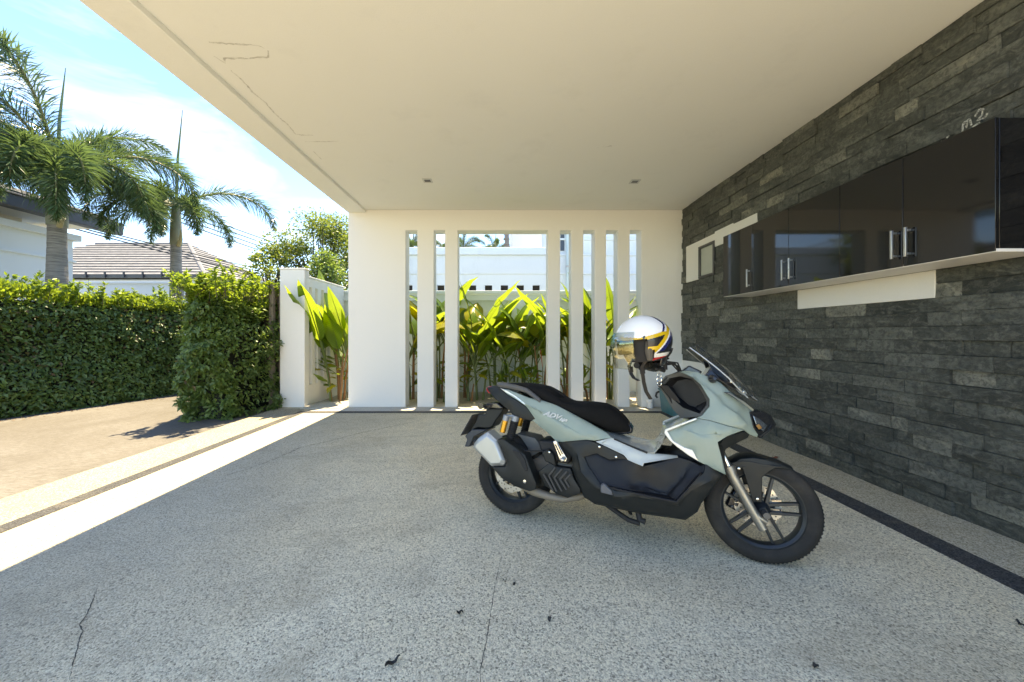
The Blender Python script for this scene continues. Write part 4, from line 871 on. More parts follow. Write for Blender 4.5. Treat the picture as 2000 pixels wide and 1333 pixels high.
# ---- inner masses so that nothing is hollow
def ringbox(s, hw, z0, z1, r=.25):
    h = (z1-z0); c = []
    for k in range(16):
        a = 2*math.pi*k/16; ca, sa = math.cos(a), math.sin(a)
        c.append(L((s, hw*math.copysign(abs(ca)**.6, ca), (z0+z1)/2 + h/2*math.copysign(abs(sa)**.6, sa))))
    return c
m = MB(); m.loft([ringbox(*q) for q in ((-.185, .035, .79, .825), (-.08, .085, .735, .80), (.03, .11, .68, .785), (.16, .12, .655, .765), (.30, .13, .58, .73), (.42, .14, .55, .69), (.52, .14, .30, .64), (.62, .12, .26, .56), (.80, .11, .24, .50), (.96, .10, .25, .53), (1.04, .11, .28, .64), (1.10, .12, .40, .80), (1.18, .11, .52, .85), (1.26, .09, .62, .82), (1.32, .07, .68, .77))])
m.build('inner_body', M_CORE, BK)
m = MB(); m.loft([ringbox(*q) for q in ((.10, .05, .27, .36), (.2, .10, .22, .42), (.33, .15, .215, .44), (.46, .15, .22, .42), (.54, .12, .24, .36))]); m.build('engine_block', M_ENG, BK)
m = MB(); m.loft([[L((s, -.19 + dy, z)) for s, z in ((-.06, .26), (-.03, .20), (.10, .18), (.36, .2), (.44, .28), (.42, .36), (.30, .40), (.06, .37), (-.05, .31))] for dy in (-.035, .07)]); m.build('transmission_case', M_MATT, BK, .012)

# ---- panels
tc_ = panel('tail_cover', 'tail_cover', M_MATT, .02, .008)
panel('body_side', 'body_side', M_GREEN, .014, .006, 'body_ridge')
panel('lower_fairing', 'lower_fairing', M_MATT, .016, .005, 'fairing_ridge')
panel('footwell', 'footwell', M_FOOT, .02, .0, [(.76, .19, .345), (.83, .18, .345), (.935, .185, .312), (1.03, .165, .43), (1.06, .16, .485)])
panel('silver_side', 'silver_side', M_SILVER, .014, .0008)
panel('front_shield', 'shield', M_GREEN, .016, .005, [(1.02, .206, .672), (1.10, .226, .655), (1.20, .224, .668)])
panel('nose_panel', 'nose', M_GREEN, .014, .007, 'nose_ridge')
panel('fairing_edge', 'fairing_edge', M_MATT, .05, .003)
pn = panel('silver_trim', [(p[0], p[1] + .008, p[2]) for p in BIKE['silver_trim']], M_TRIM, .012, .003, step=.012)
panel('nose_vent', [(p[0], p[1] + .012, p[2]) for p in BIKE['nose_vent']], M_GLOSSB, .012, .001, step=.015)
hl = panel('headlight', 'headlight', M_GLOSSB, .02, .008, step=.016)
panel('headlight_lens', [(p[0], p[1] + .012, p[2]) for p in BIKE['headlight_in']], pm('headlight_reflector', (.25, .30, .36), .08, .85, coat=.6, var=.6, vscale=60), .008, .004, step=.014, parent=hl)
panel('amber_strip', [(1.362, .138, .716), (1.378, .132, .726), (1.394, .122, .704), (1.378, .126, .694)], pm('amber_lens', (.22, .10, .02), .15, coat=.5), .006, .002, step=.02, parent=hl)
def bridge(name, edge, mat, crown=.012, thick=.006, parent=None, n=9):
    """surface spanning the bike between the right-hand edge and its mirror image"""
    m = MB(); rings = []
    for (s, w, z) in edge:
        top = [L((s + .0, w*(1-2*k/(n-1)), z + crown*(1-(1-2*k/(n-1))**2))) for k in range(n)]
        rings.append(top + [p - Vector((0, 0, thick)) for p in top[::-1]])
    m.loft(rings, True, True); return m.build(name, mat, parent or BK, 0)
bridge('nose_top', BIKE['nose'][0:8], M_GREEN, .006, .012)
m = MB(); n_ = 9; rings = []
for (s, w, z) in [BIKE['headlight'][i] for i in (1, 2, 3, 4, 5, 6, 7)]:
    rings.append([L((s + .03*(1-(1-2*k/(n_-1))**2), w*(1-2*k/(n_-1)), z)) for k in range(n_)])
back = [[p - Vector((.012, 0, 0)) for p in r] for r in rings]
m.loft([r + b[::-1] for r, b in zip(rings, back)], True, True); m.build('headlight_centre', M_GLOSSB, BK)

# tunnel cover between the footwells
m = MB(); rings = []
for (s, w, ze, zm) in ((.60, .17, .597, .607), (.66, .17, .578, .594), (.72, .17, .557, .580), (.78, .17, .54, .569), (.84, .17, .523, .563), (.875, .172, .532, .566), (.905, .185, .575, .578), (.935, .198, .648, .598), (1.0, .195, .69, .65), (1.06, .192, .722, .695), (1.11, .185, .735, .722)):
    c = []
    for k in range(15):
        t = 1 - 2*k/14; c.append((w*t, zm - (zm-ze)*abs(t)**2.4))
    rings.append([L((s, a, b)) for a, b in c] + [L((s, a*.97, b-.012)) for a, b in c[::-1]])
m.loft(rings, True, True); m.build('tunnel_cover', pm('gloss_silver', (.40, .42, .385), .20, .3, coat=.5, var=.05), BK)
for sg in (1, -1): tubeL('tunnel_edge', [(.66, sg*.172, .578), (.78, sg*.172, .54), (.84, sg*.172, .523)], .006, M_MATT)
m = MB()
# inner leg shield with pockets
for sg in (1, -1):
    lo, li = BIKE['legshield_out'], BIKE['legshield_in']
    a = [L((p[0]-.004, sg*p[1], p[2])) for p in lo]; b = [L((p[0]-.002, sg*(p[1]+.004), p[2])) for p in li]
    d = [L((p[0]*.82+1.045*.18 + .03, sg*p[1]*.35, p[2]*.84 + .86*.16)) for p in li]
    m = MB(); m.loft([a, b], True, False); f = m.build('pocket_rim', pm('grey_rim', (.085, .085, .078), .4) if 'grey_rim' not in MATS else MATS['grey_rim'], BK, .003)
    m = MB(); m.loft([b, d], True, False); vs = [m.bm.verts.new(p) for p in d]; m.face(vs); m.build('pocket', M_FOOT, f, .002)
m = MB(); m.loft([[L((s, w, z)) for w in (-.055, 0, .055)] + [L((s+.03, w, z)) for w in (.055, -.055)] for s, z in ((.905, .90), (.95, .955), (1.01, .985))], True, True)
m.build('column_cover', M_MATT, BK, .004)
m = MB(); m.loft([[L((s, -.06, z)), L((s-.012, 0, z+.002)), L((s, .06, z)), L((s+.05, .07, z)), L((s+.05, -.07, z))] for s, z in ((.90, .90), (.955, .83), (.985, .765), (1.03, .715))]); m.build('column_front', M_FOOT, BK, .004)
tubeL('bag_hook', [(.905, 0, .86), (.89, 0, .85), (.885, 0, .83), (.895, 0, .82)], .006, M_CORE)

# ---- windscreen and cowl
sc_p = [(1.392, .872), (1.345, .918), (1.295, .974), (1.235, 1.030), (1.175, 1.083), (1.112, 1.138)]
hwid = (.075, .105, .128, .138, .128, .092); rings = []; m = MB()
for (s, z), hw in zip(sc_p, hwid):
    c = []
    for k in range(11):
        t = 1-2*k/10; c.append((s - .05*t*t, hw*t, z - .018*t*t))
    rings.append([L(q) for q in c] + [L((q[0]+.0035, q[1], q[2]+.003)) for q in c[::-1]])
m.loft(rings, True, True)
gl = NT('smoke_screen'); b_ = gl.bsdf((.55, .58, .54), .04, spec=.6); b_.inputs['Transmission Weight'].default_value = .93; b_.inputs['IOR'].default_value = 1.35
ws = m.build('windscreen', gl.m, BK)
tubeL('screen_edge', [(s - .05, hw, z - .018) for (s, z), hw in zip(sc_p, hwid)], .0035, M_TRIM, ws, 6); tubeL('screen_edge', [(s - .05, -hw, z - .018) for (s, z), hw in zip(sc_p, hwid)], .0035, M_TRIM, ws, 6)
panel('cowl', 'cowl', M_GLOSSB, .02, .006)
plate('cowl_centre', [(1.17, 0, 1.02), (1.30, 0, .935), (1.345, 0, .875), (1.32, 0, .86), (1.2, 0, .95), (1.14, 0, .965)], -.085, .085, M_GLOSSB)
m = MB(); m.box(-.02, .02, -.085, .085, -.006, .006); o = m.build('screen_bracket', M_GLOSSB, BK, .004); o.location = L((1.372, 0, .852)); o.rotation_euler = (0, R(38), 0)
for s, z in ((1.262, .937), (1.318, .884), (1.30, .905)): MB().lathe([(.001, .006), (.006, .005), (.008, 0)], L((s, .101 if s < 1.3 else .085, z)), (0, -1, 0), 10).build('screen_bolt', M_CHROME, BK)
for sg in (1, -1):
    m = MB(); m.tube([L((1.168, sg*.118, .945)), L((1.17, sg*.15, .947)), L((1.176, sg*.168, .95))], [.026, .022, .009], 10); m.build('mirror_mount', M_GLOSSB, BK)

# ---- seat, grab rails, tail
m = MB(); st = []
tops = [(-.12, .848), (-.07, .862), (.05, .870), (.15, .866), (.22, .855), (.28, .825), (.335, .787), (.382, .768), (.446, .768), (.522, .772), (.597, .768), (.651, .745), (.69, .715), (.722, .686), (.748, .640)]
lows = [(-.12, .825), (.05, .81), (.16, .785), (.24, .748), (.37, .702), (.51, .645), (.615, .602), (.68, .598), (.748, .602)]
def itp(T_, s):
    for (a, za), (b, zb_) in zip(T_[:-1], T_[1:]):
        if a <= s <= b: return za + (zb_-za)*(s-a)/(b-a)
    return T_[-1][1] if s > T_[-1][0] else T_[0][1]
for i in range(45):
    s = -.12 + .868*i/44; zt, zl = itp(tops, s), itp(lows, s)
    hw = itp([(-.12, .06), (0, .115), (.2, .145), (.35, .155), (.5, .155), (.62, .13), (.70, .095), (.748, .06)], s); r = []
    for k in range(20):
        a = 2*math.pi*k/20; ca, sa = math.cos(a), math.sin(a)
        r.append(L((s, hw*math.copysign(abs(ca)**.75, ca), (zt+zl)/2 + (zt-zl)/2*math.copysign(abs(sa)**.62, sa))))
    st.append(r)
m.loft(st); seat = m.build('seat', M_SEAT, BK, 0, 60)
plate('seat_nose', [(.625, 0, .615), (.66, 0, .642), (.735, 0, .665), (.758, 0, .632), (.757, 0, .604), (.70, 0, .592), (.64, 0, .594)], -.062, .062, M_GLOSSB, seat, .012)
tubeL('seam', [(.05 + .06*i, .012, itp(tops, .05+.06*i) + .001) for i in range(10)], .0018, M_CORE, seat, 6)
for sg in (1, -1):
    rl = MB(); pts = [(-.118, .07, .852), (-.05, .105, .855), (.03, .128, .848), (.11, .138, .832), (.165, .142, .80), (.21, .145, .768)]; rings = []
    for s, w, z in pts: rings.append([L((s + ds, sg*(w + dw), z + dz)) for ds, dw, dz in ((0, -.012, .008), (0, .006, .010), (0, .016, -.004), (0, .010, -.024), (0, -.012, -.020))])
    rl.loft(rings); rl.build('grab_rail', pm('grey_rail', (.085, .083, .078), .42) if 'grey_rail' not in MATS else MATS['grey_rail'], BK, .004)
tubeL('grab_rail_back', [(-.115, .07, .85), (-.135, .03, .853), (-.135, -.03, .853), (-.115, -.07, .85)], .012, MATS['grey_rail'])
m = MB(); m.loft([[L((s, w, z)) for w, z in ((-hw, z0), (hw, z0), (hw, z1), (-hw, z1))] for s, hw, z0, z1 in ((-.224, .035, .802, .824), (-.20, .055, .786, .832), (-.17, .06, .78, .838))]); m.build('tail_light', M_RED, BK, .006)
m = MB(); m.loft([[L((s, w, z)) for w, z in ((-hw, z0), (hw, z0), (hw, z1), (-hw, z1))] for s, hw, z0, z1 in ((-.175, .058, .785, .838), (-.08, .10, .80, .848), (.05, .12, .80, .852))]); m.build('tail_top', M_MATT, BK, .006)
panel('silver_sliver', [(-.085, .118, .828), (-.03, .130, .816), (.055, .148, .778), (.12, .162, .735), (.105, .160, .735), (.04, .146, .772), (-.04, .128, .803)], M_TRIM, .006, .001, step=.02)
# licence holder and mudflap
ph = plate('plate_holder', 'plate_arm', -.07, .07, M_MATT, None, .008)
plate('plate_hood', 'plate_top', -.09, .09, M_GLOSSB, ph, .008)
plate('mudflap', 'mudflap', -.09, .09, pm('blue_black_flap', (.02, .028, .038), .4), ph, .006)
m = MB(); m.box(-.003, .003, -.10, .10, -.085, .085); lp = m.build('number_plate', pm('plate_dark', (.06, .06, .06), .5), ph, .002); lp.location = L((-.335, 0, .557)); lp.rotation_euler = (0, R(29), 0)
for sg in (1, -1): tubeL('rear_indicator', [(-.19, sg*.07, .70), (-.195, sg*.13, .705), (-.2, sg*.17, .705)], [.012, .014, .022], M_GLOSSB, ph)

# ---- rear suspension, swing arm, exhaust, engine cover
def shock(a, b, parts_w, mir):
    A, B_ = Vector(L((a[0], parts_w, a[2]))), Vector(L((b[0], parts_w, b[2]))); d = (B_-A)
    e = MB(); e.tube([A + d*.02, A + d*.98], .011, 10); sh = e.build('shock_absorber', M_CHROME, BK)
    MB().tube([A - d*.12, A + d*.13], .024, 14).build('upper_cap', pm('grey_cap', (.24, .27, .30), .35, .3) if 'grey_cap' not in MATS else MATS['grey_cap'], sh)
    pts = []; ax = d.normalized(); r1 = ax.cross(Vector((0, 1, 0))).normalized(); r2 = ax.cross(r1)
    for k in range(12*10+1):
        t = k/120; an = 2*math.pi*k/12; pts.append(A + d*(.12 + .82*t) + (r1*math.cos(an) + r2*math.sin(an))*.023)
    MB().tube(pts, .0055, 6).build('coil_spring', M_CORE, sh)
    MB().tube([A + d*.1, A + d*.95], .017, 10).build('damper_body', M_CORE, sh)
    return sh
shock((.040, 0, .64), (.006, 0, .495), .14, 0); shock((.040, 0, .64), (.006, 0, .49), -.14, 0)
for w, k in ((.165, 'res_r'), (-.165, 'res_r')):
    a, b = BIKE[k]; A, B_ = L((a[0], w, a[2])), L((b[0], w, b[2])); d = B_-A
    r = MB().tube([A + d*.30, A + d*.97, A + d], [.019, .019, .016], 16).build('oil_reservoir', M_GOLD, BK)
    MB().tube([A, A + d*.03, A + d*.31], [.015, .021, .021], 16).build('reservoir_cap', MATS['grey_cap'], r)
    MB().tube([A + d*.05, L((.03, w*.9, .655))], .009, 8).build('bracket', MATS['grey_cap'], r)
for sg in (1, -1): plate('swing_arm', [(-.02, 0, .285), (.03, 0, .235), (.25, 0, .24), (.34, 0, .27), (.34, 0, .33), (.22, 0, .33), (.10, 0, .30), (.02, 0, .31)], sg*.085, sg*.125, M_MATT)
plate('shock_mount', [(-.02, 0, .50), (.03, 0, .505), (.06, 0, .43), (.07, 0, .30), (.0, 0, .27), (-.02, 0, .36)], .115, .15, M_MATT, None, .008)
panel('rear_inner_fender', 'inner_fender', pm('dusty_fender', (.085, .09, .088), .6, dirt=.5, dcol=(.2, .18, .14)), .16, .008, mirror=False)
MB().tube([L((.05 + .17*math.cos(a)*1.55 - .05, 0, .258 + .29*math.sin(a))) for a in [R(40 + 12*k) for k in range(8)]], .05, 8).build('hugger', M_CORE, BK) if False else None
def muffler():
    out = BIKE['muffler']; m = MB()
    cs, cz = -.105, .44
    def rg_(w, k): return [L((cs + (p[0]-cs)*k, w, cz + (p[2]-cz)*k)) for p in out]
    m.loft([rg_(.09, .78), rg_(.115, .97), rg_(.185, 1.0), rg_(.215, .93), rg_(.232, .74)]); mf = m.build('muffler', M_MUFF, BK, .006, 20)
    panel('heat_shield', 'shield_ex', M_MATT, .10, .006, mirror=False, parent=mf)
    plate('shield_slot', 'shield_hole', .236, .249, M_CORE, mf, .004)
    MB().lathe([(.001, .008), (.010, .007), (.013, 0)], L((.152, .243, .287)), (0, -1, 0), 12).build('bolt', M_CHROME, mf)
    m = MB(); m.tube([L((-.24, .15, .462)), L((-.195, .15, .455))], [.026, .045], 14); m.build('tail_pipe', M_CORE, mf)
    tubeL('exhaust_pipe', [(.10, .165, .25), (.19, .168, .212), (.29, .165, .197), (.37, .155, .193), (.45, .13, .21), (.52, .09, .24)], [.03, .026, .023, .022, .021, .02], M_ENG, mf, 14)
muffler()
tubeL('rear_caliper', [(-.085, .075, .345), (-.065, .075, .31)], .026, M_GLOSSB, None, 12)
ec = panel('engine_cover', 'engine_cover', M_MATT, .05, .006, mirror=False)
for ks in ('chev', 'chev2'):
    P_ = BIKE[ks]
    for i in range(0, len(P_), 2):
        a, b = P_[i], P_[i+1]
        MB().tube([L((a[0], .222, a[2])), L((b[0], .222, b[2]))], .0058, 6).build('fin', pm('fin_grey', (.045, .046, .047), .42) if 'fin_grey' not in MATS else MATS['fin_grey'], ec)
plate('engine_bracket', 'bracket', .12, .20, M_MATT, None, .008)
MB().lathe([(.001, .004), (.006, .003), (.007, 0)], L((.288, .201, .466)), (0, -1, 0), 10).build('bracket_bolt', M_CHROME, BK)
tubeL('breather_hose', [(.06, .17, .455), (.15, .18, .452), (.24, .17, .462)], .006, M_CORE)
plate('air_box', [(.20, 0, .52), (.34, 0, .53), (.42, 0, .46), (.40, 0, .40), (.24, 0, .42)], -.05, .165, M_CORE, None, .012)
pg = panel('passenger_peg', [(p[0], p[1] + .006, p[2]) for p in BIKE['peg']], M_CHROME, .022, .003, step=.014, mirror=True)
plate('peg_slot', [(.330, 0, .525), (.338, 0, .525), (.372, 0, .465), (.364, 0, .462)], .2425, .2465, M_CORE, pg, .001)
plate('peg_tip', [(.364, 0, .452), (.388, 0, .454), (.394, 0, .436), (.372, 0, .432)], .23, .256, M_ALU, pg, .006)
for s, w, z in ((.676, .212, .488), (.612, .262, .312), (.585, .22, .535)): MB().lathe([(.001, .006), (.006, .005), (.008, 0)], L((s, w, z)), (0, -1, 0), 10).build('panel_bolt', M_CHROME, BK)
plate('floor_bracket', [(.60, 0, .338), (.618, 0, .35), (.66, 0, .315), (.665, 0, .292), (.60, 0, .298)], .24, .27, pm('grey_bracket', (.09, .095, .105), .45), None, .005)
for sg in (1, -1):
    m = MB(); m.loft([[L((s, sg*w0, z)), L((s, sg*w1, z)), L((s, sg*w1, z-.014)), L((s, sg*w0, z-.014))] for s, w0, w1, z in ((.61, .14, .25, .335), (.78, .14, .266, .325), (.98, .14, .266, .315), (1.04, .13, .252, .39), (1.10, .12, .232, .465))]); m.build('floorboard', M_FOOT, BK, .004)
plate('belly_pan', [(.50, 0, .235), (.56, 0, .205), (.80, 0, .196), (1.02, 0, .203), (1.08, 0, .27), (1.04, 0, .33), (.6, 0, .32)], -.198, .198, M_CORE, None, .01)
# stands
st_ = tubeL('side_stand', [(.66, -.17, .20), (.70, -.22, .12), (.735, -.275, .024)], [.013, .012, .011], M_CORE)
m = MB(); m.box(-.03, .03, -.022, .022, -.005, .005); f_ = m.build('stand_foot', M_CORE, st_, .003); f_.location = L((.74, -.28, .018)); f_.rotation_euler = (R(6), 0, 0)
tubeL('centre_stand', [(.60, .12, .20), (.74, .14, .135), (.80, .15, .13)], .014, M_CORE); tubeL('stand_tab', [(.79, .15, .20), (.80, .16, .155), (.83, .165, .15)], .016, M_CORE)

# ---- handlebar
hb = tubeL('handlebar', [(.80, .36, 1.005), (.845, .25, 1.01), (.90, .13, .995), (.93, .0, .985), (.90, -.13, .995), (.845, -.25, 1.01), (.80, -.36, 1.005)], .0115, M_DGREY)
for sg in (1, -1):
    tubeL('grip', [(.835, sg*.27, 1.008), (.795, sg*.375, 1.003)], .0175, M_RUBBER, hb); tubeL('bar_end', [(.795, sg*.376, 1.003), (.789, sg*.395, 1.002)], .016, M_CORE, hb)
    tubeL('switch_housing', [(.875, sg*.18, 1.003), (.845, sg*.25, 1.009)], .026, M_MATT, hb); tubeL('brake_lever', [(.90, sg*.20, 1.0), (.92, sg*.24, .995), (.885, sg*.36, .985)], [.009, .007, .006], M_CORE, hb)
    tubeL('master_cylinder', [(.905, sg*.17, 1.03), (.885, sg*.215, 1.035)], .022, M_CORE, hb)
    tubeL('hose', [(.92, sg*.17, 1.02), (.98, sg*.13, 1.03), (1.01, sg*.06, .99), (1.05, 0, .93)], .005, M_CORE, hb)
tubeL('hose', [(.88, .19, .99), (.94, .15, 1.035), (1.0, .10, 1.03), (1.03, .06, .96)], .0045, M_CORE, hb); tubeL('hose', [(.86, .23, 1.0), (.93, .2, 1.04), (1.0, .13, 1.01), (1.04, .05, .95)], .0045, M_CORE, hb)
ms = tubeL('mirror_stem', [(.875, -.22, 1.01), (.885, -.22, 1.07), (.955, -.235, 1.13)], .007, M_CORE, hb); tubeL('stem_knob', [(.945, -.235, 1.125), (.975, -.235, 1.14)], .017, M_CORE, ms)
ph_ = tubeL('phone_clamp', [(.935, .05, .99), (.935, .05, 1.05), (.95, .05, 1.065)], [.014, .011, .014], M_CORE, hb)
for dx in (-.025, 0, .025): tubeL('clamp_arm', [(.94, .05+dx, 1.055), (.965, .05+dx*1.8, 1.09), (.972, .05+dx*1.8, 1.115)], .006, M_CORE, ph_)
kr = MB()
for k in range(3): kr.lathe([(.013, -.0015), (.016, 0), (.013, .0015), (.010, 0), (.013, -.0015)], L((.903, .07, .955-.024*k)), (0, 1, 0) if k % 2 else (.6, .8, 0), 14)
kr.build('key_ring', M_CHROME, BK)
plate('dash', [(1.02, 0, .985), (1.06, 0, 1.02), (1.13, 0, .985), (1.10, 0, .955)], -.075, .075, M_GLOSSB, None, .008)

# ---- lettering on the flank
def lettering(txt, size, s0, z0, w, ang, shear, parent):
    cu = bpy.data.curves.new('flank_lettering', 'FONT'); cu.body = txt; cu.size = size; cu.extrude = .0012; cu.shear = shear; cu.offset = .0022
    tmp = bpy.data.objects.new('tmp', cu); COL.objects.link(tmp)
    me = bpy.data.meshes.new_from_object(tmp.evaluated_get(bpy.context.evaluated_depsgraph_get())); bpy.data.objects.remove(tmp)
    o = mesh_obj('flank_lettering', me, M_WHITEP, parent)
    o.location = L((s0, w, z0)); o.rotation_euler = (R(90), R(ang), 0); return o
bs = [c for c in BK.children if c.name.startswith('body_side')][0]
for t_, sz, s0, z0 in (('ADV', .041, .240, .683), ('160', .025, .338, .660)):
    o = lettering(t_, sz, s0, z0, .2025, 13, .45, bs); o.scale = (1.18, 1, 1)
    sw = o.modifiers.new('hug', 'SHRINKWRAP'); sw.target = bs; sw.wrap_method = 'PROJECT'; sw.use_project_x = False; sw.use_project_y = False; sw.use_project_z = True
    sw.use_negative_direction = True; sw.use_positive_direction = True; sw.offset = .0055; sw.wrap_mode = 'ABOVE_SURFACE'

# ---- helmet hung on the right grip
def helmet():
    h = empty('helmet', (0, 0, 0), 'white open helmet with yellow and navy stripes hanging on the scooter handlebar', 'helmet')
    mats = [pm('helmet_white', (.78, .78, .76), .16, coat=.6, var=.04), pm('helmet_yellow', (.66, .42, .02), .18, coat=.6), pm('helmet_navy', (.012, .018, .11), .18, coat=.6), pm('helmet_black', (.012, .012, .014), .3, coat=.3), pm('helmet_red', (.5, .02, .02), .2, coat=.5), pm('helmet_tan', (.42, .34, .24), .35)]
    NU, NV = 280, 180; V = []; Fc = []; mi = []
    rx, ry, rz = .150, .118, .128                      # x forwards
    def pos(u, v, k=1.0):
        th = math.pi*v; ph = 2*math.pi*u
        x, y, z = math.sin(th)*math.cos(ph), math.sin(th)*math.sin(ph), math.cos(th)
        return Vector((rx*x*k - .01*(1 if x > 0 else 0)*x, ry*y*k, rz*z*k))
    def band(x, y, z):                                   # printed swooshes over the shell
        q = -x + .85*abs(z - .58)**1.25; zb = .30 - .14*max(0, min(1, (x + .3)/.8)) + .10*max(0, (x - .55)/.4)
        if z < zb and q < .64:
            if z > zb - .13: return 1
            if z > -.20: return 3
            if z > -.42 and x < .34: return 1
            return 5 if x > -.3 else 3
        if q < .43: return 0
        if q < .54: return 2
        if q < .64: return 0
        if q < .84: return 1
        if q < .92: return 0
        if q < 1.14 and z > -.42: return 2
        if z < -.5: return 4 if z < -.64 else 0
        return 3
    idx = {}
    for j in range(NV+1):
        for i in range(NU): idx[(i, j)] = len(V); V.append(pos(i/NU, j/NV))
    for j in range(NV):
        for i in range(NU):
            c = (pos((i+.5)/NU, (j+.5)/NV)); x, y, z = c.x/rx, c.y/ry, c.z/rz
            if z < -.78: continue
            if x > .30 and z < .10 and z < .10 + (x-.3)*.1: continue          # face opening
            if x > .05 and z < -.35: continue
            Fc.append((idx[(i, j)], idx[((i+1) % NU, j)], idx[((i+1) % NU, j+1)], idx[(i, j+1)])); mi.append(band(x, y, z))
    me = bpy.data.meshes.new('shell'); me.from_pydata([tuple(v) for v in V], [], Fc); me.polygons.foreach_set('material_index', mi); smooth(me, 60)
    sh = mesh_obj('shell', me, mats, h); s_ = sh.modifiers.new('thick', 'SOLIDIFY'); s_.thickness = .007; s_.offset = -1
    # padding
    m = MB(); m.loft([[Vector((rx*.86*math.cos(a)*k - .012, ry*.86*math.sin(a)*k, z)) for a in [2*math.pi*i/28 for i in range(28)]] for k, z in ((.55, -.108), (.82, -.104), (.93, -.07), (.97, -.0), (.86, .06), (.5, .1))], True, True); m.build('padding', pm('helmet_liner', (.022, .021, .021), .9), h)
    for sg in (1, -1):
        m = MB(); m.tube([(.03, sg*.098, .0), (.035, sg*.10, -.05), (.03, sg*.092, -.095)], [.014, .02, .014], 10); m.build('cheek_pad', pm('cheek_tan', (.10, .085, .065), .8) if 'cheek_tan' not in MATS else MATS['cheek_tan'], h)
        MB().lathe([(.001, .006), (.011, .005), (.014, 0)], (.055, sg*.108, .018), (0, sg, 0), 16).build('visor_pivot', M_GLOSSB, h)
    # long clear visor
    vt = NT('tinted_visor'); co = vt.coord('Object'); sp = vt.new('ShaderNodeSeparateXYZ'); vt.link(co, sp.inputs[0])
    g_ = vt.new('ShaderNodeBsdfGlossy'); g_.inputs['Roughness'].default_value = .05
    col = vt.ramp(vt.math('MULTIPLY_ADD', sp.outputs[2], 5.0), [(0, (.80, .72, .50)), (.55, (.75, .72, .45)), (.8, (.35, .70, .75)), (1, (.25, .55, .85))]); col.node.inputs[0].links[0].from_node.inputs[2].default_value = .7
    vt.link(col, g_.inputs['Color'])
    tr = vt.new('ShaderNodeBsdfTransparent'); tr.inputs['Color'].default_value = (.93, .92, .88, 1); mm = vt.new('ShaderNodeMixShader')
    lw = vt.new('ShaderNodeLayerWeight'); lw.inputs['Blend'].default_value = .45; vt.link(vt.math('MULTIPLY_ADD', lw.outputs['Facing'], .28), mm.inputs[0]); mm.inputs[0].links[0].from_node.inputs[2].default_value = .09
    vt.link(tr.outputs[0], mm.inputs[1]); vt.link(g_.outputs[0], mm.inputs[2]); vt.link(mm.outputs[0], vt.out.inputs[0])
    V = []; Fc = []; nu, nv = 40, 16
    for j in range(nv+1):
        z = .045 - .185*j/nv
        for i in range(nu+1):
            a = R(-50 + 100*i/nu); bul = 1.04 + .10*math.sin(math.pi*min(1, (j/nv)*.9)); zz = z + .012*math.cos(a)
            k = math.sqrt(max(.2, 1-(max(zz, -.03)/rz)**2)); V.append((rx*bul*k*math.cos(a) + .004, ry*1.05*k*math.sin(a), zz - .012*(1-math.cos(a))*(j/nv)))
    for j in range(nv):
        for i in range(nu):
            if j > nv*.7 and (i < 2 + (j-nv*.7) or i > nu - 3 - (j-nv*.7)): continue
            q = j*(nu+1)+i; Fc.append((q, q+1, q+nu+2, q+nu+1))
    me = bpy.data.meshes.new('visor'); me.from_pydata(V, [], Fc); smooth(me, 60); vs = mesh_obj('visor', me, vt.m, h); s_ = vs.modifiers.new('thick', 'SOLIDIFY'); s_.thickness = .002
    # inner sun shade, mirror gold
    V = []; Fc = []; nu, nv = 30, 8
    for j in range(nv+1):
        z = .02 - .06*j/nv
        for i in range(nu+1):
            a = R(-40 + 80*i/nu); V.append((rx*.90*math.cos(a), ry*.96*math.sin(a), z - .02*math.cos(a)*(j/nv)))
    for j in range(nv):
        for i in range(nu): q = j*(nu+1)+i; Fc.append((q, q+1, q+nu+2, q+nu+1))
    me = bpy.data.meshes.new('sun_shade'); me.from_pydata(V, [], Fc); smooth(me, 60)
    ss = mesh_obj('sun_shade', me, pm('gold_mirror', (.20, .15, .03), .2, .7, var=.5, vscale=14), h); s_ = ss.modifiers.new('thick', 'SOLIDIFY'); s_.thickness = .002
    # rear skirt
    m = MB(); m.loft([[Vector((-rx*k*math.cos(a), ry*k*math.sin(a), z)) for a in [R(-70 + 10*i) for i in range(15)]] + [Vector((-rx*(k-.07)*math.cos(a), ry*(k-.07)*math.sin(a), z)) for a in [R(70 - 10*i) for i in range(15)]] for k, z in ((.80, -.095), (.72, -.125), (.68, -.135))]); m.build('neck_roll', mats[3], h, .003)
    # strap with buckle
    for sg, ln in ((1, .16), (-1, .05)):
        pts = [(.03, sg*.07, -.09), (.06, sg*.06, -.13), (.055, sg*.055, -.16 - ln*.3), (.045, sg*.05, -.17 - ln*.55), (.02, sg*.045, -.175 - ln*.8)]; m = MB()
        m.loft([[Vector(p) + Vector((a, b, 0)) for a, b in ((-.010, -.0015), (.010, -.0015), (.010, .0015), (-.010, .0015))] for p in pts]); s2 = m.build('strap', mats[3], h, 0)
        m = MB(); m.box(-.013, .013, -.005, .005, -.016, .016); b2 = m.build('buckle', mats[3], s2, .003); b2.location = (.055, sg*.055, -.15)
    m = MB(); m.box(-.014, .014, -.004, .004, -.008, .008); b2 = m.build('quick_release', mats[4], h, .002); b2.location = (.02, -.03, -.118)
    c = BK.matrix_basis @ L((.817, .35, 1.134))
    h.location = (c.x, c.y, c.z); h.rotation_euler = (R(2), R(6), R(192))
    return h
helmet()

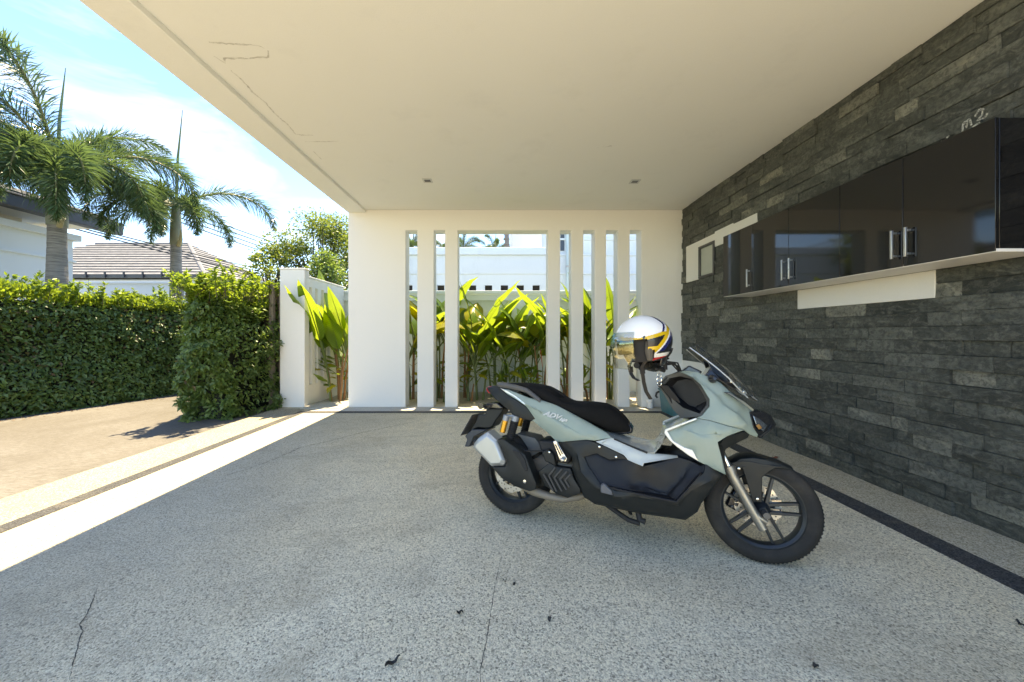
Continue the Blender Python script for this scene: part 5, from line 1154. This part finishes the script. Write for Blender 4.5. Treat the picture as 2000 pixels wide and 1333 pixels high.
# ================================================================ vegetation
RN = np.random.default_rng(3)
M_HEDGE = leaf_mat('hedge_leaf', (.045, .095, .028), (.19, .28, .08), (.36, .52, .09), .34)
M_HEDGETOP = leaf_mat('hedge_shoot_leaf', (.06, .12, .018), (.19, .28, .04), (.45, .60, .06), .42)
M_TREE = leaf_mat('tree_leaf', (.045, .085, .02), (.15, .21, .05), (.36, .46, .08), .4)
M_HELI = leaf_mat('broad_leaf', (.05, .12, .018), (.15, .25, .03), (.42, .56, .05), .52, .30, True)
M_YELL = leaf_mat('yellowing_leaf', (.16, .20, .02), (.34, .32, .03), (.72, .66, .06), .52, .32, True)
M_PALM = leaf_mat('palm_leaflet', (.020, .055, .030), (.095, .16, .075), (.19, .30, .09), .30, .26)
M_STEM = pm('green_stem', (.10, .14, .04), .5, var=.3)
M_STEMB = pm('dry_stem', (.26, .13, .055), .65, var=.35, vscale=20)
M_TWIG = pm('twig', (.07, .055, .04), .8, var=.3)
M_RACHIS = pm('palm_rachis', (.24, .25, .15), .5, var=.2)
def trunk_mat():
    t = NT('ringed_palm_trunk'); co = t.coord('Object')
    rg = t.noise(5, 5, .7, t.coord('Object', (.6, .6, 9)), .4)
    c = t.ramp(rg, [(.3, (.09, .085, .08)), (.5, (.24, .225, .205)), (.75, (.36, .34, .31))])
    t.bsdf(c, .8, nrm=t.bump(rg, .6, .02)); return t.m
M_TRUNK = trunk_mat()
M_SHAFT = pm('palm_crownshaft', (.20, .22, .15), .5, var=.35, vscale=5, dirt=.6, dcol=(.24, .15, .09), dscale=4)

def leaves_mesh(name, P, N, lmin, lmax, wr=.5, up=.25, tone=None, facing=False):
    """P: n x 3 points, N: n x 3 outward directions -> folded diamond leaves"""
    n = len(P); D = N + RN.normal(0, .55, (n, 3)); D[:, 2] += up; D /= np.linalg.norm(D, axis=1)[:, None]
    A = RN.normal(0, 1, (n, 3)); A[:, 2] += .9; S_ = np.cross(D, A); S_ /= np.linalg.norm(S_, axis=1)[:, None] + 1e-9; U = np.cross(S_, D)
    if facing:                                             # leaf faces turned outwards and up, tips hanging
        U = N*.75 + RN.normal(0, .42, (n, 3)); U[:, 2] += .55; U /= np.linalg.norm(U, axis=1)[:, None]
        D = RN.normal(0, 1, (n, 3)); D[:, 2] -= .5; D += N*.35; D -= U*np.sum(D*U, 1)[:, None]; D /= np.linalg.norm(D, axis=1)[:, None]; S_ = np.cross(D, U)
    l = RN.uniform(lmin, lmax, n)[:, None]; w = l * wr * RN.uniform(.8, 1.15, (n, 1))
    b = P; mid = P + D*l*.45; t = P + D*l - U*l*.12
    V = np.stack([b, mid + S_*w*.5 + U*w*.18, t, mid - S_*w*.5 + U*w*.18], 1).reshape(-1, 3)
    i = np.arange(n)*4; Fc = np.concatenate([np.stack([i, i+1, i+2], 1), np.stack([i, i+2, i+3], 1)])
    tone = RN.beta(2, 2.4, n) if tone is None else tone
    return fast_mesh(name, V, Fc, np.repeat(tone, 4))
def lump(P, f=2.2, seed=0):
    r = np.random.default_rng(seed); o = np.zeros(len(P))
    for k in range(7):
        d = r.normal(0, 1, 3); d /= np.linalg.norm(d); o += np.sin(P @ d * f * r.uniform(1, 4.5) + r.uniform(0, 6)) * r.uniform(.3, 1)
    return o / 3.2
def hedge(name, label, foot, h, n, bulge, seed, sprigs=60, density_top=.25, grp=None, rnd_k=0):
    """foot: (p0, p1, thickness) straight clipped hedge from p0 to p1, thickness to the left of the walking direction"""
    p0, p1, th = np.array(foot[0]), np.array(foot[1]), foot[2]; d = p1 - p0; Ln = np.linalg.norm(d); d = d/Ln; nr = np.array([-d[1], d[0]])
    e = thing(name, (float((p0+p1)[0]/2), float((p0+p1)[1]/2), -.03), label, 'hedge', grp)
    r = np.random.default_rng(seed)
    areas = np.array([Ln*h, Ln*h*.35, Ln*th*1.5, th*h, th*h]); cnt = (areas/areas.sum()*n).astype(int); PP, NN = [], []
    for f, c in enumerate(cnt):
        a, b = r.uniform(0, 1, c), r.uniform(0, 1, c); dep = r.exponential(.05, c)
        if f < 2:
            side = 0 if f == 0 else th; sg = -1 if f == 0 else 1
            x = a*Ln; y = np.full(c, side); z = b*h; nv = np.stack([np.zeros(c), np.full(c, sg), np.full(c, .1)], 1)
        elif f == 2: x = a*Ln; y = b*th; z = np.full(c, h); nv = np.tile([0, 0, 1.], (c, 1))
        else: x = np.full(c, 0 if f == 3 else Ln); y = a*th; z = b*h; nv = np.tile([-1. if f == 3 else 1., 0, .1], (c, 1))
        q = np.stack([x, y, z], 1); lu = lump(q, 1.6, seed)*bulge + lump(q, 6, seed+1)*bulge*.45 - dep
        rnd = np.maximum(0, (z/h)-.80)/.20; q = q + nv*lu[:, None]
        q[:, 1] += np.where(f == 0, 1, -1)*.10*rnd**2 if f < 2 else 0
        q[:, 2] = np.clip(q[:, 2], .02, None); PP.append(q); NN.append(nv)
    Q, Nn = np.concatenate(PP), np.concatenate(NN)
    def w3(q, is_dir=False):
        o = np.zeros_like(q); o[:, 0] = d[0]*q[:, 0] + nr[0]*q[:, 1]; o[:, 1] = d[1]*q[:, 0] + nr[1]*q[:, 1]; o[:, 2] = q[:, 2]
        if not is_dir: o[:, 0] += p0[0]; o[:, 1] += p0[1]; o[:, 2] -= .03
        return o
    if rnd_k:
        a = (Q[:, 0]-Ln/2)/(Ln/2); b = (Q[:, 1]-th/2)/(th/2); cz = np.clip((Q[:, 2]/h - .55)/.45, 0, 1)
        a2 = a*np.sqrt(np.clip(1-b*b/2*rnd_k, .1, 1))*(1-.12*cz**2); b2 = b*np.sqrt(np.clip(1-a*a/2*rnd_k, .1, 1))*(1-.16*cz**2)
        Q[:, 0] = Ln/2 + a2*Ln/2; Q[:, 1] = th/2 + b2*th/2
    top = Q[:, 2] > h*.90 + .04*r.normal(size=len(Q))
    tone = np.clip(r.beta(2, 2.6, len(Q)) + .18*lump(Q, 2.5, seed+5), 0, 1)
    me = leaves_mesh('foliage', w3(Q[~top]), w3(Nn[~top], True), .032, .098, .5, .15, tone[~top], True); tag(mesh_obj('foliage', me, M_HEDGE, e), kind='stuff')
    T_, TN = [w3(Q[top])], [w3(Nn[top], True)]; tw = MB()
    for k in range(sprigs):                                     # young shoots standing above the clipped top
        x, y = r.uniform(0, Ln), r.uniform(0, th); hh = r.uniform(.05, .26)*(1.6 if r.random() < .1 else 1); lean = r.normal(0, .25, 2); m_ = int(10 + 90*hh)
        t = r.uniform(.1, 1, m_); q = np.stack([x + lean[0]*t*hh, y + lean[1]*t*hh, h - .02 + t*hh], 1); T_.append(w3(q)); TN.append(w3(np.stack([r.normal(0, 1, m_), r.normal(0, 1, m_), np.full(m_, .5)], 1), True))
        a = w3(np.array([[x, y, h-.15], [x + lean[0]*hh, y + lean[1]*hh, h - .02 + hh]])); tw.tube([tuple(a[0]), tuple(a[1])], [.004, .0015], 4, False)
    T_, TN = np.concatenate(T_), np.concatenate(TN)
    tag(mesh_obj('young_shoots', leaves_mesh('young_shoots', T_, TN, .042, .088, .48, .3), M_HEDGETOP, e), kind='stuff'); tag(tw.build('twigs', M_TWIG, e), kind='stuff')
    # dark branching core
    c = .28 if rnd_k else .16; m = MB(); q = np.array([[c, c, 0], [Ln-c, c, 0], [Ln-c, th-c, 0], [c, th-c, 0]], float)
    lo = w3(q); q2 = q.copy(); q2[:, 2] = h - .14; hi = w3(q2); m.loft([[tuple(v) for v in lo], [tuple(v) for v in hi]]); m.build('branch_core', pm('hedge_core', (.012, .016, .008), .95) if 'hedge_core' not in MATS else MATS['hedge_core'], e)
    return e
hedge('long_hedge', 'long clipped green hedge lining the far side of the driveway', ((-6.5, 7.75), (-9.2, .4), -1.0), 1.98, 60000, .10, 4, 150) if False else None
hedge('long_hedge', 'long clipped green hedge lining the far side of the driveway', ((-9.0, .9), (-6.55, 7.7), 1.0), 1.99, 62000, .09, 4, 170) if False else None
def H1():
    # driveway face is to the right of walking from near to far, so walk from far to near with thickness on the left turned outward
    return hedge('long_hedge', 'long clipped green hedge lining the far side of the driveway', ((-8.35, 1.2), (-6.5, 7.8), 1.0), 1.88, 70000, .12, 4, 260)
H1()
hedge('short_hedge', 'loose bushy green hedge pressed against the wooden fence and gate pier', ((-4.66, 7.1), (-4.66, 5.02), .90), 1.88, 38000, .30, 9, 170, rnd_k=.95)
hedge('cross_hedge', 'clipped green hedge closing the far end of the driveway', ((-7.4, 9.9), (-4.2, 8.9), .9), 1.95, 20000, .12, 14, 70)

def leafy_tree(name, label, base, h, spread, n, seed, trunk_h, lmin=.05, lmax=.095, clumps=26, mat=M_TREE):
    r = np.random.default_rng(seed); e = thing(name, base, label, 'tree'); b = np.array(base); P, N = [], []; m = MB()
    m.tube([tuple(b), tuple(b + [r.normal(0, .05), r.normal(0, .05), trunk_h*.6]), tuple(b + [r.normal(0, .08), 0, trunk_h])], [.09, .07, .05], 8); tr = m.build('trunk', M_TWIG, e)
    for k in range(clumps):
        a = r.uniform(0, 2*math.pi); rr = spread*math.sqrt(r.uniform(.02, 1)); z = trunk_h + (h-trunk_h)*r.uniform(.0, 1)**.8; rr *= max(.25, 1 - ((z-trunk_h)/(h-trunk_h))**2*.8)
        c = b + np.array([math.cos(a)*rr, math.sin(a)*rr, z - base[2]])
        MB().tube([tuple(b + [0, 0, trunk_h*r.uniform(.75, 1)]), tuple((b + [0, 0, trunk_h] + c)/2 + r.normal(0, .06, 3)), tuple(c)], [.03, .018, .006], 5).build('limb', M_TWIG, e)
        mk = int(n/clumps); sz = spread*r.uniform(.16, .34); q = r.normal(0, 1, (mk, 3)); q /= np.linalg.norm(q, axis=1)[:, None]; q *= (r.uniform(0, 1, (mk, 1))**.5)*sz*np.array([1.15, 1.15, .8])
        P.append(c + q); N.append(q/sz)
    P, N = np.concatenate(P), np.concatenate(N)
    tag(mesh_obj('crown', leaves_mesh('crown', P, N, lmin, lmax, .5, .1), mat, e), kind='stuff'); return e
leafy_tree('broadleaf_tree', 'small leafy tree with bright open crown behind the gate pier', (-4.55, 9.4, -.06), 4.1, 1.55, 14000, 21, 1.9, clumps=42)
leafy_tree('broadleaf_tree', 'dark leafy tree filling the gap behind the tall broad leaves', (-3.95, 8.5, -.06), 3.0, .8, 5000, 25, 1.2, mat=M_HEDGE)
leafy_tree('young_tree', 'slender young tree with sparse branches rising over the short hedge', (-5.3, 8.4, -.06), 3.15, .75, 2300, 23, 1.7, clumps=18)

# ---- broad-leaved plants in the bed
def blade(L_, Wd, curl, fold, seed, tear=0):
    """paddle leaf on a petiole, rising along +z and arching towards +x"""
    r = random.Random(seed); nL, V, Fc, T = 13, [], [], []; pet = .38*L_; x, z, ang = 0, 0, R(6); pts = []
    for i in range(5): pts.append((x, z, ang)); x += math.sin(ang)*pet/5; z += math.cos(ang)*pet/5; ang += curl*.04
    mid = []
    for i in range(nL+1):
        mid.append((x, z, ang)); x += math.sin(ang)*L_/nL; z += math.cos(ang)*L_/nL; ang += curl*(.5 + 1.0*i/nL)/nL
    for i, (x, z, a) in enumerate(mid):
        t = i/nL; w = Wd/2*(math.sin(math.pi*min(1, t*1.02)**.72)**.75 if 0 < t < 1 else .012); wob = .02*math.sin(i*1.9+seed)*L_
        nx, nz = math.cos(a), -math.sin(a); f = fold + .12*math.sin(i*.8+seed)
        for k in (-1, -.5, 0, .5, 1):
            ww = w*k*(1 + r.uniform(-.05, .05)); lift = abs(k)*w*f + (wob*abs(k) if abs(k) == 1 else 0)*.4
            V.append((x + nx*lift, ww*math.cos(.3*f), z + nz*lift)); T.append(0)
    for i in range(nL):
        for k in range(4): q = i*5+k; Fc.append((q, q+1, q+6, q+5))
    me = bpy.data.meshes.new('leaf'); bm = bmesh.new(); lay = bm.verts.layers.float.new('rnd'); vs = [bm.verts.new(v) for v in V]; tone = r.uniform(.2, .95)
    for f in Fc: fa = bm.faces.new([vs[i] for i in f]); fa.smooth = True
    for i, v in enumerate(vs): v[lay] = min(1, max(0, tone + r.uniform(-.08, .08) + (.15 if i % 5 == 2 else 0)))
    pp_ = [Vector((p[0], 0, p[1])) for p in pts] + [Vector((q[0] - .004*math.cos(q[2]), 0, q[1])) for q in mid[:-1]]
    for i in range(len(pp_)-1):                                # petiole and midrib
        ra, rb2 = .011*(1-i/len(pp_))+.002, .011*(1-(i+1)/len(pp_))+.002
        A = [bm.verts.new(pp_[i] + Vector((math.cos(t)*ra, math.sin(t)*ra, 0))) for t in (0, 2.1, 4.2)]; B_ = [bm.verts.new(pp_[i+1] + Vector((math.cos(t)*rb2, math.sin(t)*rb2, 0))) for t in (0, 2.1, 4.2)]
        for k in range(3): fa = bm.faces.new([A[k], A[(k+1) % 3], B_[(k+1) % 3], B_[k]]); fa.material_index = 1
    bm.to_mesh(me); bm.free(); return me
LEAVES = []
for k in range(14):
    me = blade(.62 + .05*(k % 5), 0.225 + .02*(k % 4), (.35, .7, 1.15, 1.7)[k % 4], (.25, .5, .15, .7)[(k//2) % 4], 40+k); me.materials.append(M_YELL if k % 4 == 3 else M_HELI); me.materials.append(M_STEM); LEAVES.append(me)
def leaf_az(r, rng):                               # leaves keep clear of the walls they grow beside
    return R(r.uniform(*rng)) if r.random() < .6 else R(r.choice((rng[0], rng[1])) + r.uniform(-12, 12))
def broad_plant(x, y, hgt, nst, label, seed, nleaf=7, spread=.16, grp='broad-leaved plants in the bed', lscale=1.0, dry=.3, stemh=.48, small=4, azr=(-25, 205), kinds=None):
    r = random.Random(seed); e = empty('broad_leaved_plant', (x, y, -.02), label, 'plant', grp); tops = []
    for k in range(nst):
        a = r.uniform(0, 6.28); bx, by = math.cos(a)*spread*.35, math.sin(a)*spread*.25; h = hgt*stemh*r.uniform(.75, 1.15); tx, ty = bx + math.cos(a)*spread*r.uniform(.2, .9), by + math.sin(a)*spread*.5*r.uniform(.2, .9)
        MB().tube([(bx, by, -.03), (bx*.7+tx*.3, by*.7+ty*.3, h*.5), (tx, ty, h)], [.022, .017, .011], 7).build('stem', M_STEMB if r.random() < dry else M_STEM, e); tops.append((tx, ty, h, a))
    for k in range(nleaf):
        tx, ty, h, a = tops[k % len(tops)]; lf = bpy.data.objects.new('leaf', r.choice([LEAVES[i] for i in kinds] if kinds else LEAVES)); link(lf, e)
        t = r.uniform(.72, 1.0); sc = lscale*(hgt - h*t)/.86*r.uniform(.78, 1.1)*(1 if k < len(tops)*2 else .75)
        lf.location = (tx*t, ty*t, h*t); lf.scale = (sc, sc*r.uniform(.9, 1.15), sc); lf.rotation_euler = (r.uniform(-.25, .25), r.uniform(-.05, .45), leaf_az(r, azr))
    for k in range(small):
        tx, ty, h, a = r.choice(tops); lf = bpy.data.objects.new('leaf', r.choice(LEAVES)); link(lf, e); t = r.uniform(.25, .85); sc = r.uniform(.24, .52)
        lf.location = (tx*t, ty*t, h*t); lf.scale = (sc, sc*1.2, sc); lf.rotation_euler = (r.uniform(-.3, .3), r.uniform(.5, 1.1), leaf_az(r, azr))
    return e
def at(px, Y): return (px - 981) * Y / 720
bp = [(655, 6.62, 1.95, 3, 'tall broad-leaved plant with wide green paddles beside the side wall', 11, 11, .22, .88, .75), (668, 6.85, 1.95, 3, 'broad-leaved plant with brown dry stems at the outer edge of the screen wall', 12, 7, .16, 1.0, 1.0),
      (806, 6.85, 2.15, 3, 'broad-leaved plant filling the outermost narrow slot', 13, 9, .14, .95, .4), (858, 6.95, 2.35, 3, 'tall broad-leaved plant in the slot next to the wide opening', 14, 9, .14, .95, .3),
      (906, 7.0, 2.10, 4, 'broad-leaved plant with reddish stems at the edge of the wide opening beside the double slots', 15, 9, .17, 1.0, .8), (936, 6.8, 1.75, 3, 'broad-leaved plant with a long yellow-green leaf in the wide opening', 16, 8, .20, .95, .2),
      (968, 7.15, 1.95, 4, 'dense broad-leaved plant in front of the panelled wall joint', 17, 9, .22, .9, .2), (1000, 6.8, 1.62, 3, 'low broad-leaved plant with dark lower leaves in the middle of the opening', 18, 9, .22, .85, .1),
      (1028, 7.05, 1.98, 4, 'broad-leaved plant with arching yellowed leaves in the wide opening', 19, 9, .20, .95, .2), (1056, 6.85, 1.78, 3, 'broad-leaved plant with a red flower bract against the wide opening edge', 20, 8, .16, .9, .3),
      (1106, 6.9, 1.98, 3, 'broad-leaved plant in the slot just past the wide opening', 26, 8, .13, .9, .3), (1150, 6.85, 1.98, 3, 'broad-leaved plant in the middle slot of the four', 22, 8, .13, .95, .3), (1191, 6.85, 2.0, 3, 'broad-leaved plant with one large upright leaf behind the helmet slot', 23, 6, .10, 1.0, .3)]
for (px, Y, h, ns, lb, sd, nl, sp, ls, dr) in bp: broad_plant(at(px, Y), Y, h*1.06, ns + 1, lb, sd, nl + 5, sp, lscale=ls, dry=dr, small=12, azr=(140, 265) if px < 660 else ((95, 240) if px < 700 else (-25, 205)), kinds=(0, 4, 8, 12, 1, 5) if px < 700 else None)
for k, (px, Y) in enumerate(((918, 6.62), (985, 6.6), (1018, 6.65), (1046, 6.6), (1112, 6.6), (1156, 6.62), (862, 6.62))):
    broad_plant(at(px, Y), Y, .62 + .1*(k % 3), 3, {862: 'small low leafy plant at the foot of the slot beside the wide opening', 1112: 'small low leafy plant at the foot of the slot just past the wide opening', 1156: 'small low leafy plant at the foot of the middle slot of the four'}.get(px, 'small low leafy plant in the front row under the wide opening'), 60+k, 8, .20, 'small front-row plants', .62, .1, .55, 3)
fl = [o for o in bpy.data.objects if o.name.startswith('broad_leaved_plant') and 'red flower' in o.get('label', '')][0]
m = MB(); m.tube([(-.12, -.05, .98), (-.03, -.05, 1.02), (.06, -.05, 1.0)], [.003, .012, .003], 6); m.tube([(.03, -.05, .6), (-.02, -.05, 1.02), (-.06, -.05, 1.07)], [.005, .008, .002], 6); m.build('flower_bract', pm('red_bract', (.55, .05, .03), .4), fl)
MB().tube([(.03, -.05, 0), (.03, -.05, .62)], .006, 6).build('flower_stalk', M_STEM, fl)

# ---- palms
def frond_mesh(L_, e0, droop, seed, nodes=62, per=9, lw=.021, ll=.47):
    """plumose palm frond: arching rachis with leaflets leaving it all round"""
    r = np.random.default_rng(seed); pts = []; x = z = 0.; a = e0
    for i in range(nodes+1):
        pts.append((x, 0., z)); x += math.cos(a)*L_/nodes; z += math.sin(a)*L_/nodes; a -= droop*(.35 + 1.3*i/nodes)/nodes
    P = np.array(pts); V, Fc, T = [], [], []
    for i in range(6, nodes):
        tg = P[i+1]-P[i]; tg /= np.linalg.norm(tg); s = np.array([0, 1., 0]); u = np.cross(tg, s); t = i/nodes; ln0 = ll*(math.sin(math.pi*min(1, .12+t*.86))**.55)*(1 if t < .86 else .8)
        for k in range(per):
            ph = 2*math.pi*(k + r.uniform(-.3, .3))/per + i*.7; ou = s*math.cos(ph) + u*math.sin(ph); d = ou*.80 + tg*.62 + r.normal(0, .08, 3); d /= np.linalg.norm(d); ln = ln0*r.uniform(.75, 1.1)
            wv = np.cross(d, tg + r.normal(0, .3, 3)); wv /= np.linalg.norm(wv)+1e-9; b = P[i] + (P[i+1]-P[i])*r.uniform(0, 1); w = lw*r.uniform(.7, 1.1); dr = np.array([0, 0, -1.])*ln
            o = len(V); V += [b - wv*w*.2, b + wv*w*.2, b + d*ln*.5 + wv*w*.5 + dr*.04, b + d*ln*.5 - wv*w*.5 + dr*.04, b + d*ln + dr*.22]; tone = float(np.clip(r.beta(2, 2.5), 0, 1)); T += [tone]*5
            Fc += [(o, o+1, o+2, o+3), (o+3, o+2, o+4, o+4)]
    me = bpy.data.meshes.new('frond'); Fl = [f if f[2] != f[3] else f[:3] for f in Fc]; nleaf = len(Fl)
    for i in range(0, nodes, 2):
        ra, rb2 = .030*(1-i/nodes)+.004, .030*(1-(i+2)/nodes)+.004; o = len(V); T += [.5]*8
        for c, rr in ((P[i], ra), (P[min(i+2, nodes)], rb2)):
            for ph in (0, 1.57, 3.14, 4.71): V.append(c + np.array([0, math.cos(ph)*rr, math.sin(ph)*rr]))
        for k in range(4): Fl.append((o+k, o+(k+1) % 4, o+4+(k+1) % 4, o+4+k))
    me.from_pydata([tuple(map(float, v)) for v in V], [], Fl); me.polygons.foreach_set('material_index', [0]*nleaf + [1]*(len(Fl)-nleaf))
    at_ = me.attributes.new('rnd', 'FLOAT', 'POINT'); at_.data.foreach_set('value', T); me.materials.append(M_PALM); me.materials.append(M_RACHIS); return me
FR = [frond_mesh(2.35, R(70), 1.7, 1), frond_mesh(2.45, R(55), 2.1, 2), frond_mesh(2.5, R(40), 2.3, 3), frond_mesh(2.3, R(22), 2.2, 4), frond_mesh(2.2, R(5), 1.7, 5)]
def palm(x, y, label, tr, zs, zt, fr, seed, spear=2.4, sc=1.0, grp='foxtail palms behind the hedge', lean=(0, 0)):
    """tr trunk radius, zs foot of crownshaft, zt top of crownshaft, fr: list of (azimuth, frond kind, scale)"""
    e = empty('palm_tree', (x, y, -.06), label, 'palm', grp); m = MB(); n = 46; prof = []
    for i in range(n+1):
        t = i/n; r_ = tr*(1.08 - .22*t + .10*math.sin(math.pi*min(1, t*1.15))) * (1 + (.018 if i % 2 else 0)); prof.append((r_, t*(zs+.06)))
    m.lathe(prof, (0, 0, 0), (0, 0, 1), 20, True); m.build('trunk', M_TRUNK, e)
    MB().lathe([(tr*.98, zs), (tr*1.02, zs+.12), (tr*.9, zs+(zt-zs)*.5), (tr*.62, zt-.05), (tr*.45, zt+.12)], (0, 0, .05), (0, 0, 1), 18, True).build('crownshaft', M_SHAFT, e)
    MB().tube([(tr*.8, -tr*.4, zs+.02), (tr*.8+.12, -tr*.6-.03, zs+.18), (tr*.8+.15, -tr*.7-.05, zs+.42)], [.05, .045, .012], 8).build('dry_sheath', pm('dry_sheath', (.36, .31, .17), .6) if 'dry_sheath' not in MATS else MATS['dry_sheath'], e)
    if spear: MB().tube([(0, 0, zt), (.05, .0, zt+spear*.5), (.16, .02, zt+spear)], [.035, .028, .006], 8).build('spear_leaf', M_STEM, e)
    for az, k, s in fr:
        o = bpy.data.objects.new('frond', FR[k]); link(o, e); o.location = (0, 0, zt - .02); o.rotation_euler = (0, 0, R(az)); o.scale = (s*sc,)*3
    return e
palm(-9.66, 8.0, 'stout palm with thick ringed trunk in front of the pale house', .165, 3.55, 4.75, [(48, 1, 1.15), (20, 2, 1.25), (-30, 3, 1.2), (70, 3, 1.1), (100, 0, 1.1), (140, 1, 1.15), (175, 2, 1.2), (-150, 1, 1.15), (-110, 1, 1.2), (-75, 1, 1.2), (-55, 3, 1.15), (25, 4, 1.05), (-5, 3, 1.2), (-170, 3, 1.1), (-120, 4, 1.25), (-60, 0, 1.3), (-40, 4, 1.3), (5, 4, 1.2), (60, 0, 1.1)], 3, 2.3)
palm(-8.85, 10.0, 'slimmer palm with upright spear leaf in front of the tiled roof', .135, 3.62, 4.75, [(28, 2, 1.15), (-35, 4, 1.0), (150, 3, 1.0), (-100, 4, 1.0), (190, 4, .95), (80, 3, .95), (-65, 3, 1.0), (-130, 3, .95)], 5, 2.6)
palm(-10.35, 6.7, 'palm mostly out of view with fronds reaching over the hedge', .16, 3.4, 4.55, [(35, 2, .9), (5, 2, .95), (-30, 3, 1.05), (60, 3, .9), (20, 4, 1.0), (-60, 2, 1.0), (120, 2, .9), (170, 2, .9), (-120, 2, .9), (-15, 3, .95)], 7, 0)
for k, (px, Y, z) in enumerate(((806, 24, 7.0), (905, 24, 6.8), (966, 26, 7.1), (868, 26, 7.0))):
    palm(at(px, Y), Y, {806: 'distant palm crown over the neighbour wall in the outermost slot', 868: 'distant palm crown over the neighbour wall in the slot beside the wide opening', 966: 'distant palm crown beside the white house and its brown pipe'}.get(px, 'distant palm crown over the neighbour wall at the slatted side of the wide opening'), .15, z-1.1, z, [(a, (0, 1, 2, 3)[(a//40 + k) % 4], .72) for a in range(0, 360, 40)], 30+k, 1.6, 1.0, 'distant palms over the wall')

# ---- things lying on the floor
M_DEAD = pm('dead_leaf', (.018, .016, .014), .6, var=.4); M_RUST = pm('rusty_leaf', (.17, .05, .02), .7, var=.4)
def dead_leaf(x, y, l, w, rz, mat, label, seed):
    r = random.Random(seed); V = []; Fc = []
    for i in range(7):
        t = i/6; ww = w/2*math.sin(math.pi*(.08+.84*t))*r.uniform(.8, 1.2); z = .004 + .012*math.sin(t*4+seed)**2
        V += [((t-.5)*l, ww + .004*math.sin(7*t), z+.006*r.random()), ((t-.5)*l, 0, z), ((t-.5)*l, -ww, z+.006*r.random())]
        if i: q = 3*i; Fc += [(q-3, q-2, q+1, q), (q-2, q-1, q+2, q+1)]
    me = bpy.data.meshes.new('fallen_leaf'); me.from_pydata(V, [], Fc); o = mesh_obj('fallen_leaf', me, mat); s_ = o.modifiers.new('thick', 'SOLIDIFY'); s_.thickness = .001
    o.location = (x, y, .001); o.rotation_euler = (0, 0, rz); tag(o, label, 'leaf', 'fallen leaves on the floor')
dead_leaf(-.398, 1.338, .062, .018, R(48), M_DEAD, 'long curled black leaf on the open floor', 1); dead_leaf(-.18, 1.576, .028, .016, R(10), M_DEAD, 'small black leaf scrap near the hairline floor crack', 2)
dead_leaf(.199, 1.541, .024, .014, R(70), M_DEAD, 'tiny dark leaf scrap in front of the scooter', 3); dead_leaf(.012, 1.778, .020, .011, R(20), M_DEAD, 'tiny paired dark scrap on the floor near the rear wheel', 4); dead_leaf(.057, 1.756, .018, .012, R(90), M_DEAD, 'tiny paired dark scrap on the floor near the rear wheel', 5)
dead_leaf(1.126, 1.323, .022, .014, R(20), M_DEAD, 'tiny dark scrap on the floor past the front wheel', 6); dead_leaf(2.128, 1.514, .03, .018, R(80), M_DEAD, 'dark leaf scrap beside the dark floor strip', 7); dead_leaf(2.637, 3.556, .075, .035, R(15), M_RUST, 'rusty brown leaf between floor strip and slate wall', 8)
def litter():
    n = 420; t = RN.uniform(0, 1, n); d = np.abs(RN.normal(0, .16, n)); x = -8.35 + 1.85*t + .04 + d*.96; y = 1.2 + 6.6*t - d*.27
    P = np.stack([x, y, np.full(n, -.0185)], 1); N = np.tile([0., 0., .0], (n, 1)); D = RN.normal(0, 1, (n, 3)); D[:, 2] = 0; D /= np.linalg.norm(D, axis=1)[:, None]; S_ = np.stack([-D[:, 1], D[:, 0], np.zeros(n)], 1)
    l = RN.uniform(.02, .055, n)[:, None]; V = np.stack([P, P + D*l*.5 + S_*l*.22 + [0, 0, .006], P + D*l + [0, 0, .003], P + D*l*.5 - S_*l*.22 + [0, 0, .004]], 1).reshape(-1, 3); i = np.arange(n)*4
    o = mesh_obj('leaf_litter', fast_mesh('leaf_litter', V, np.stack([i, i+1, i+2, i+3], 1)), pm('litter_leaf', (.16, .09, .04), .8, var=.5, vscale=40)); tag(o, 'scattered brown leaf litter along the foot of the long hedge', 'leaf litter', kind='stuff')
litter()
settle()
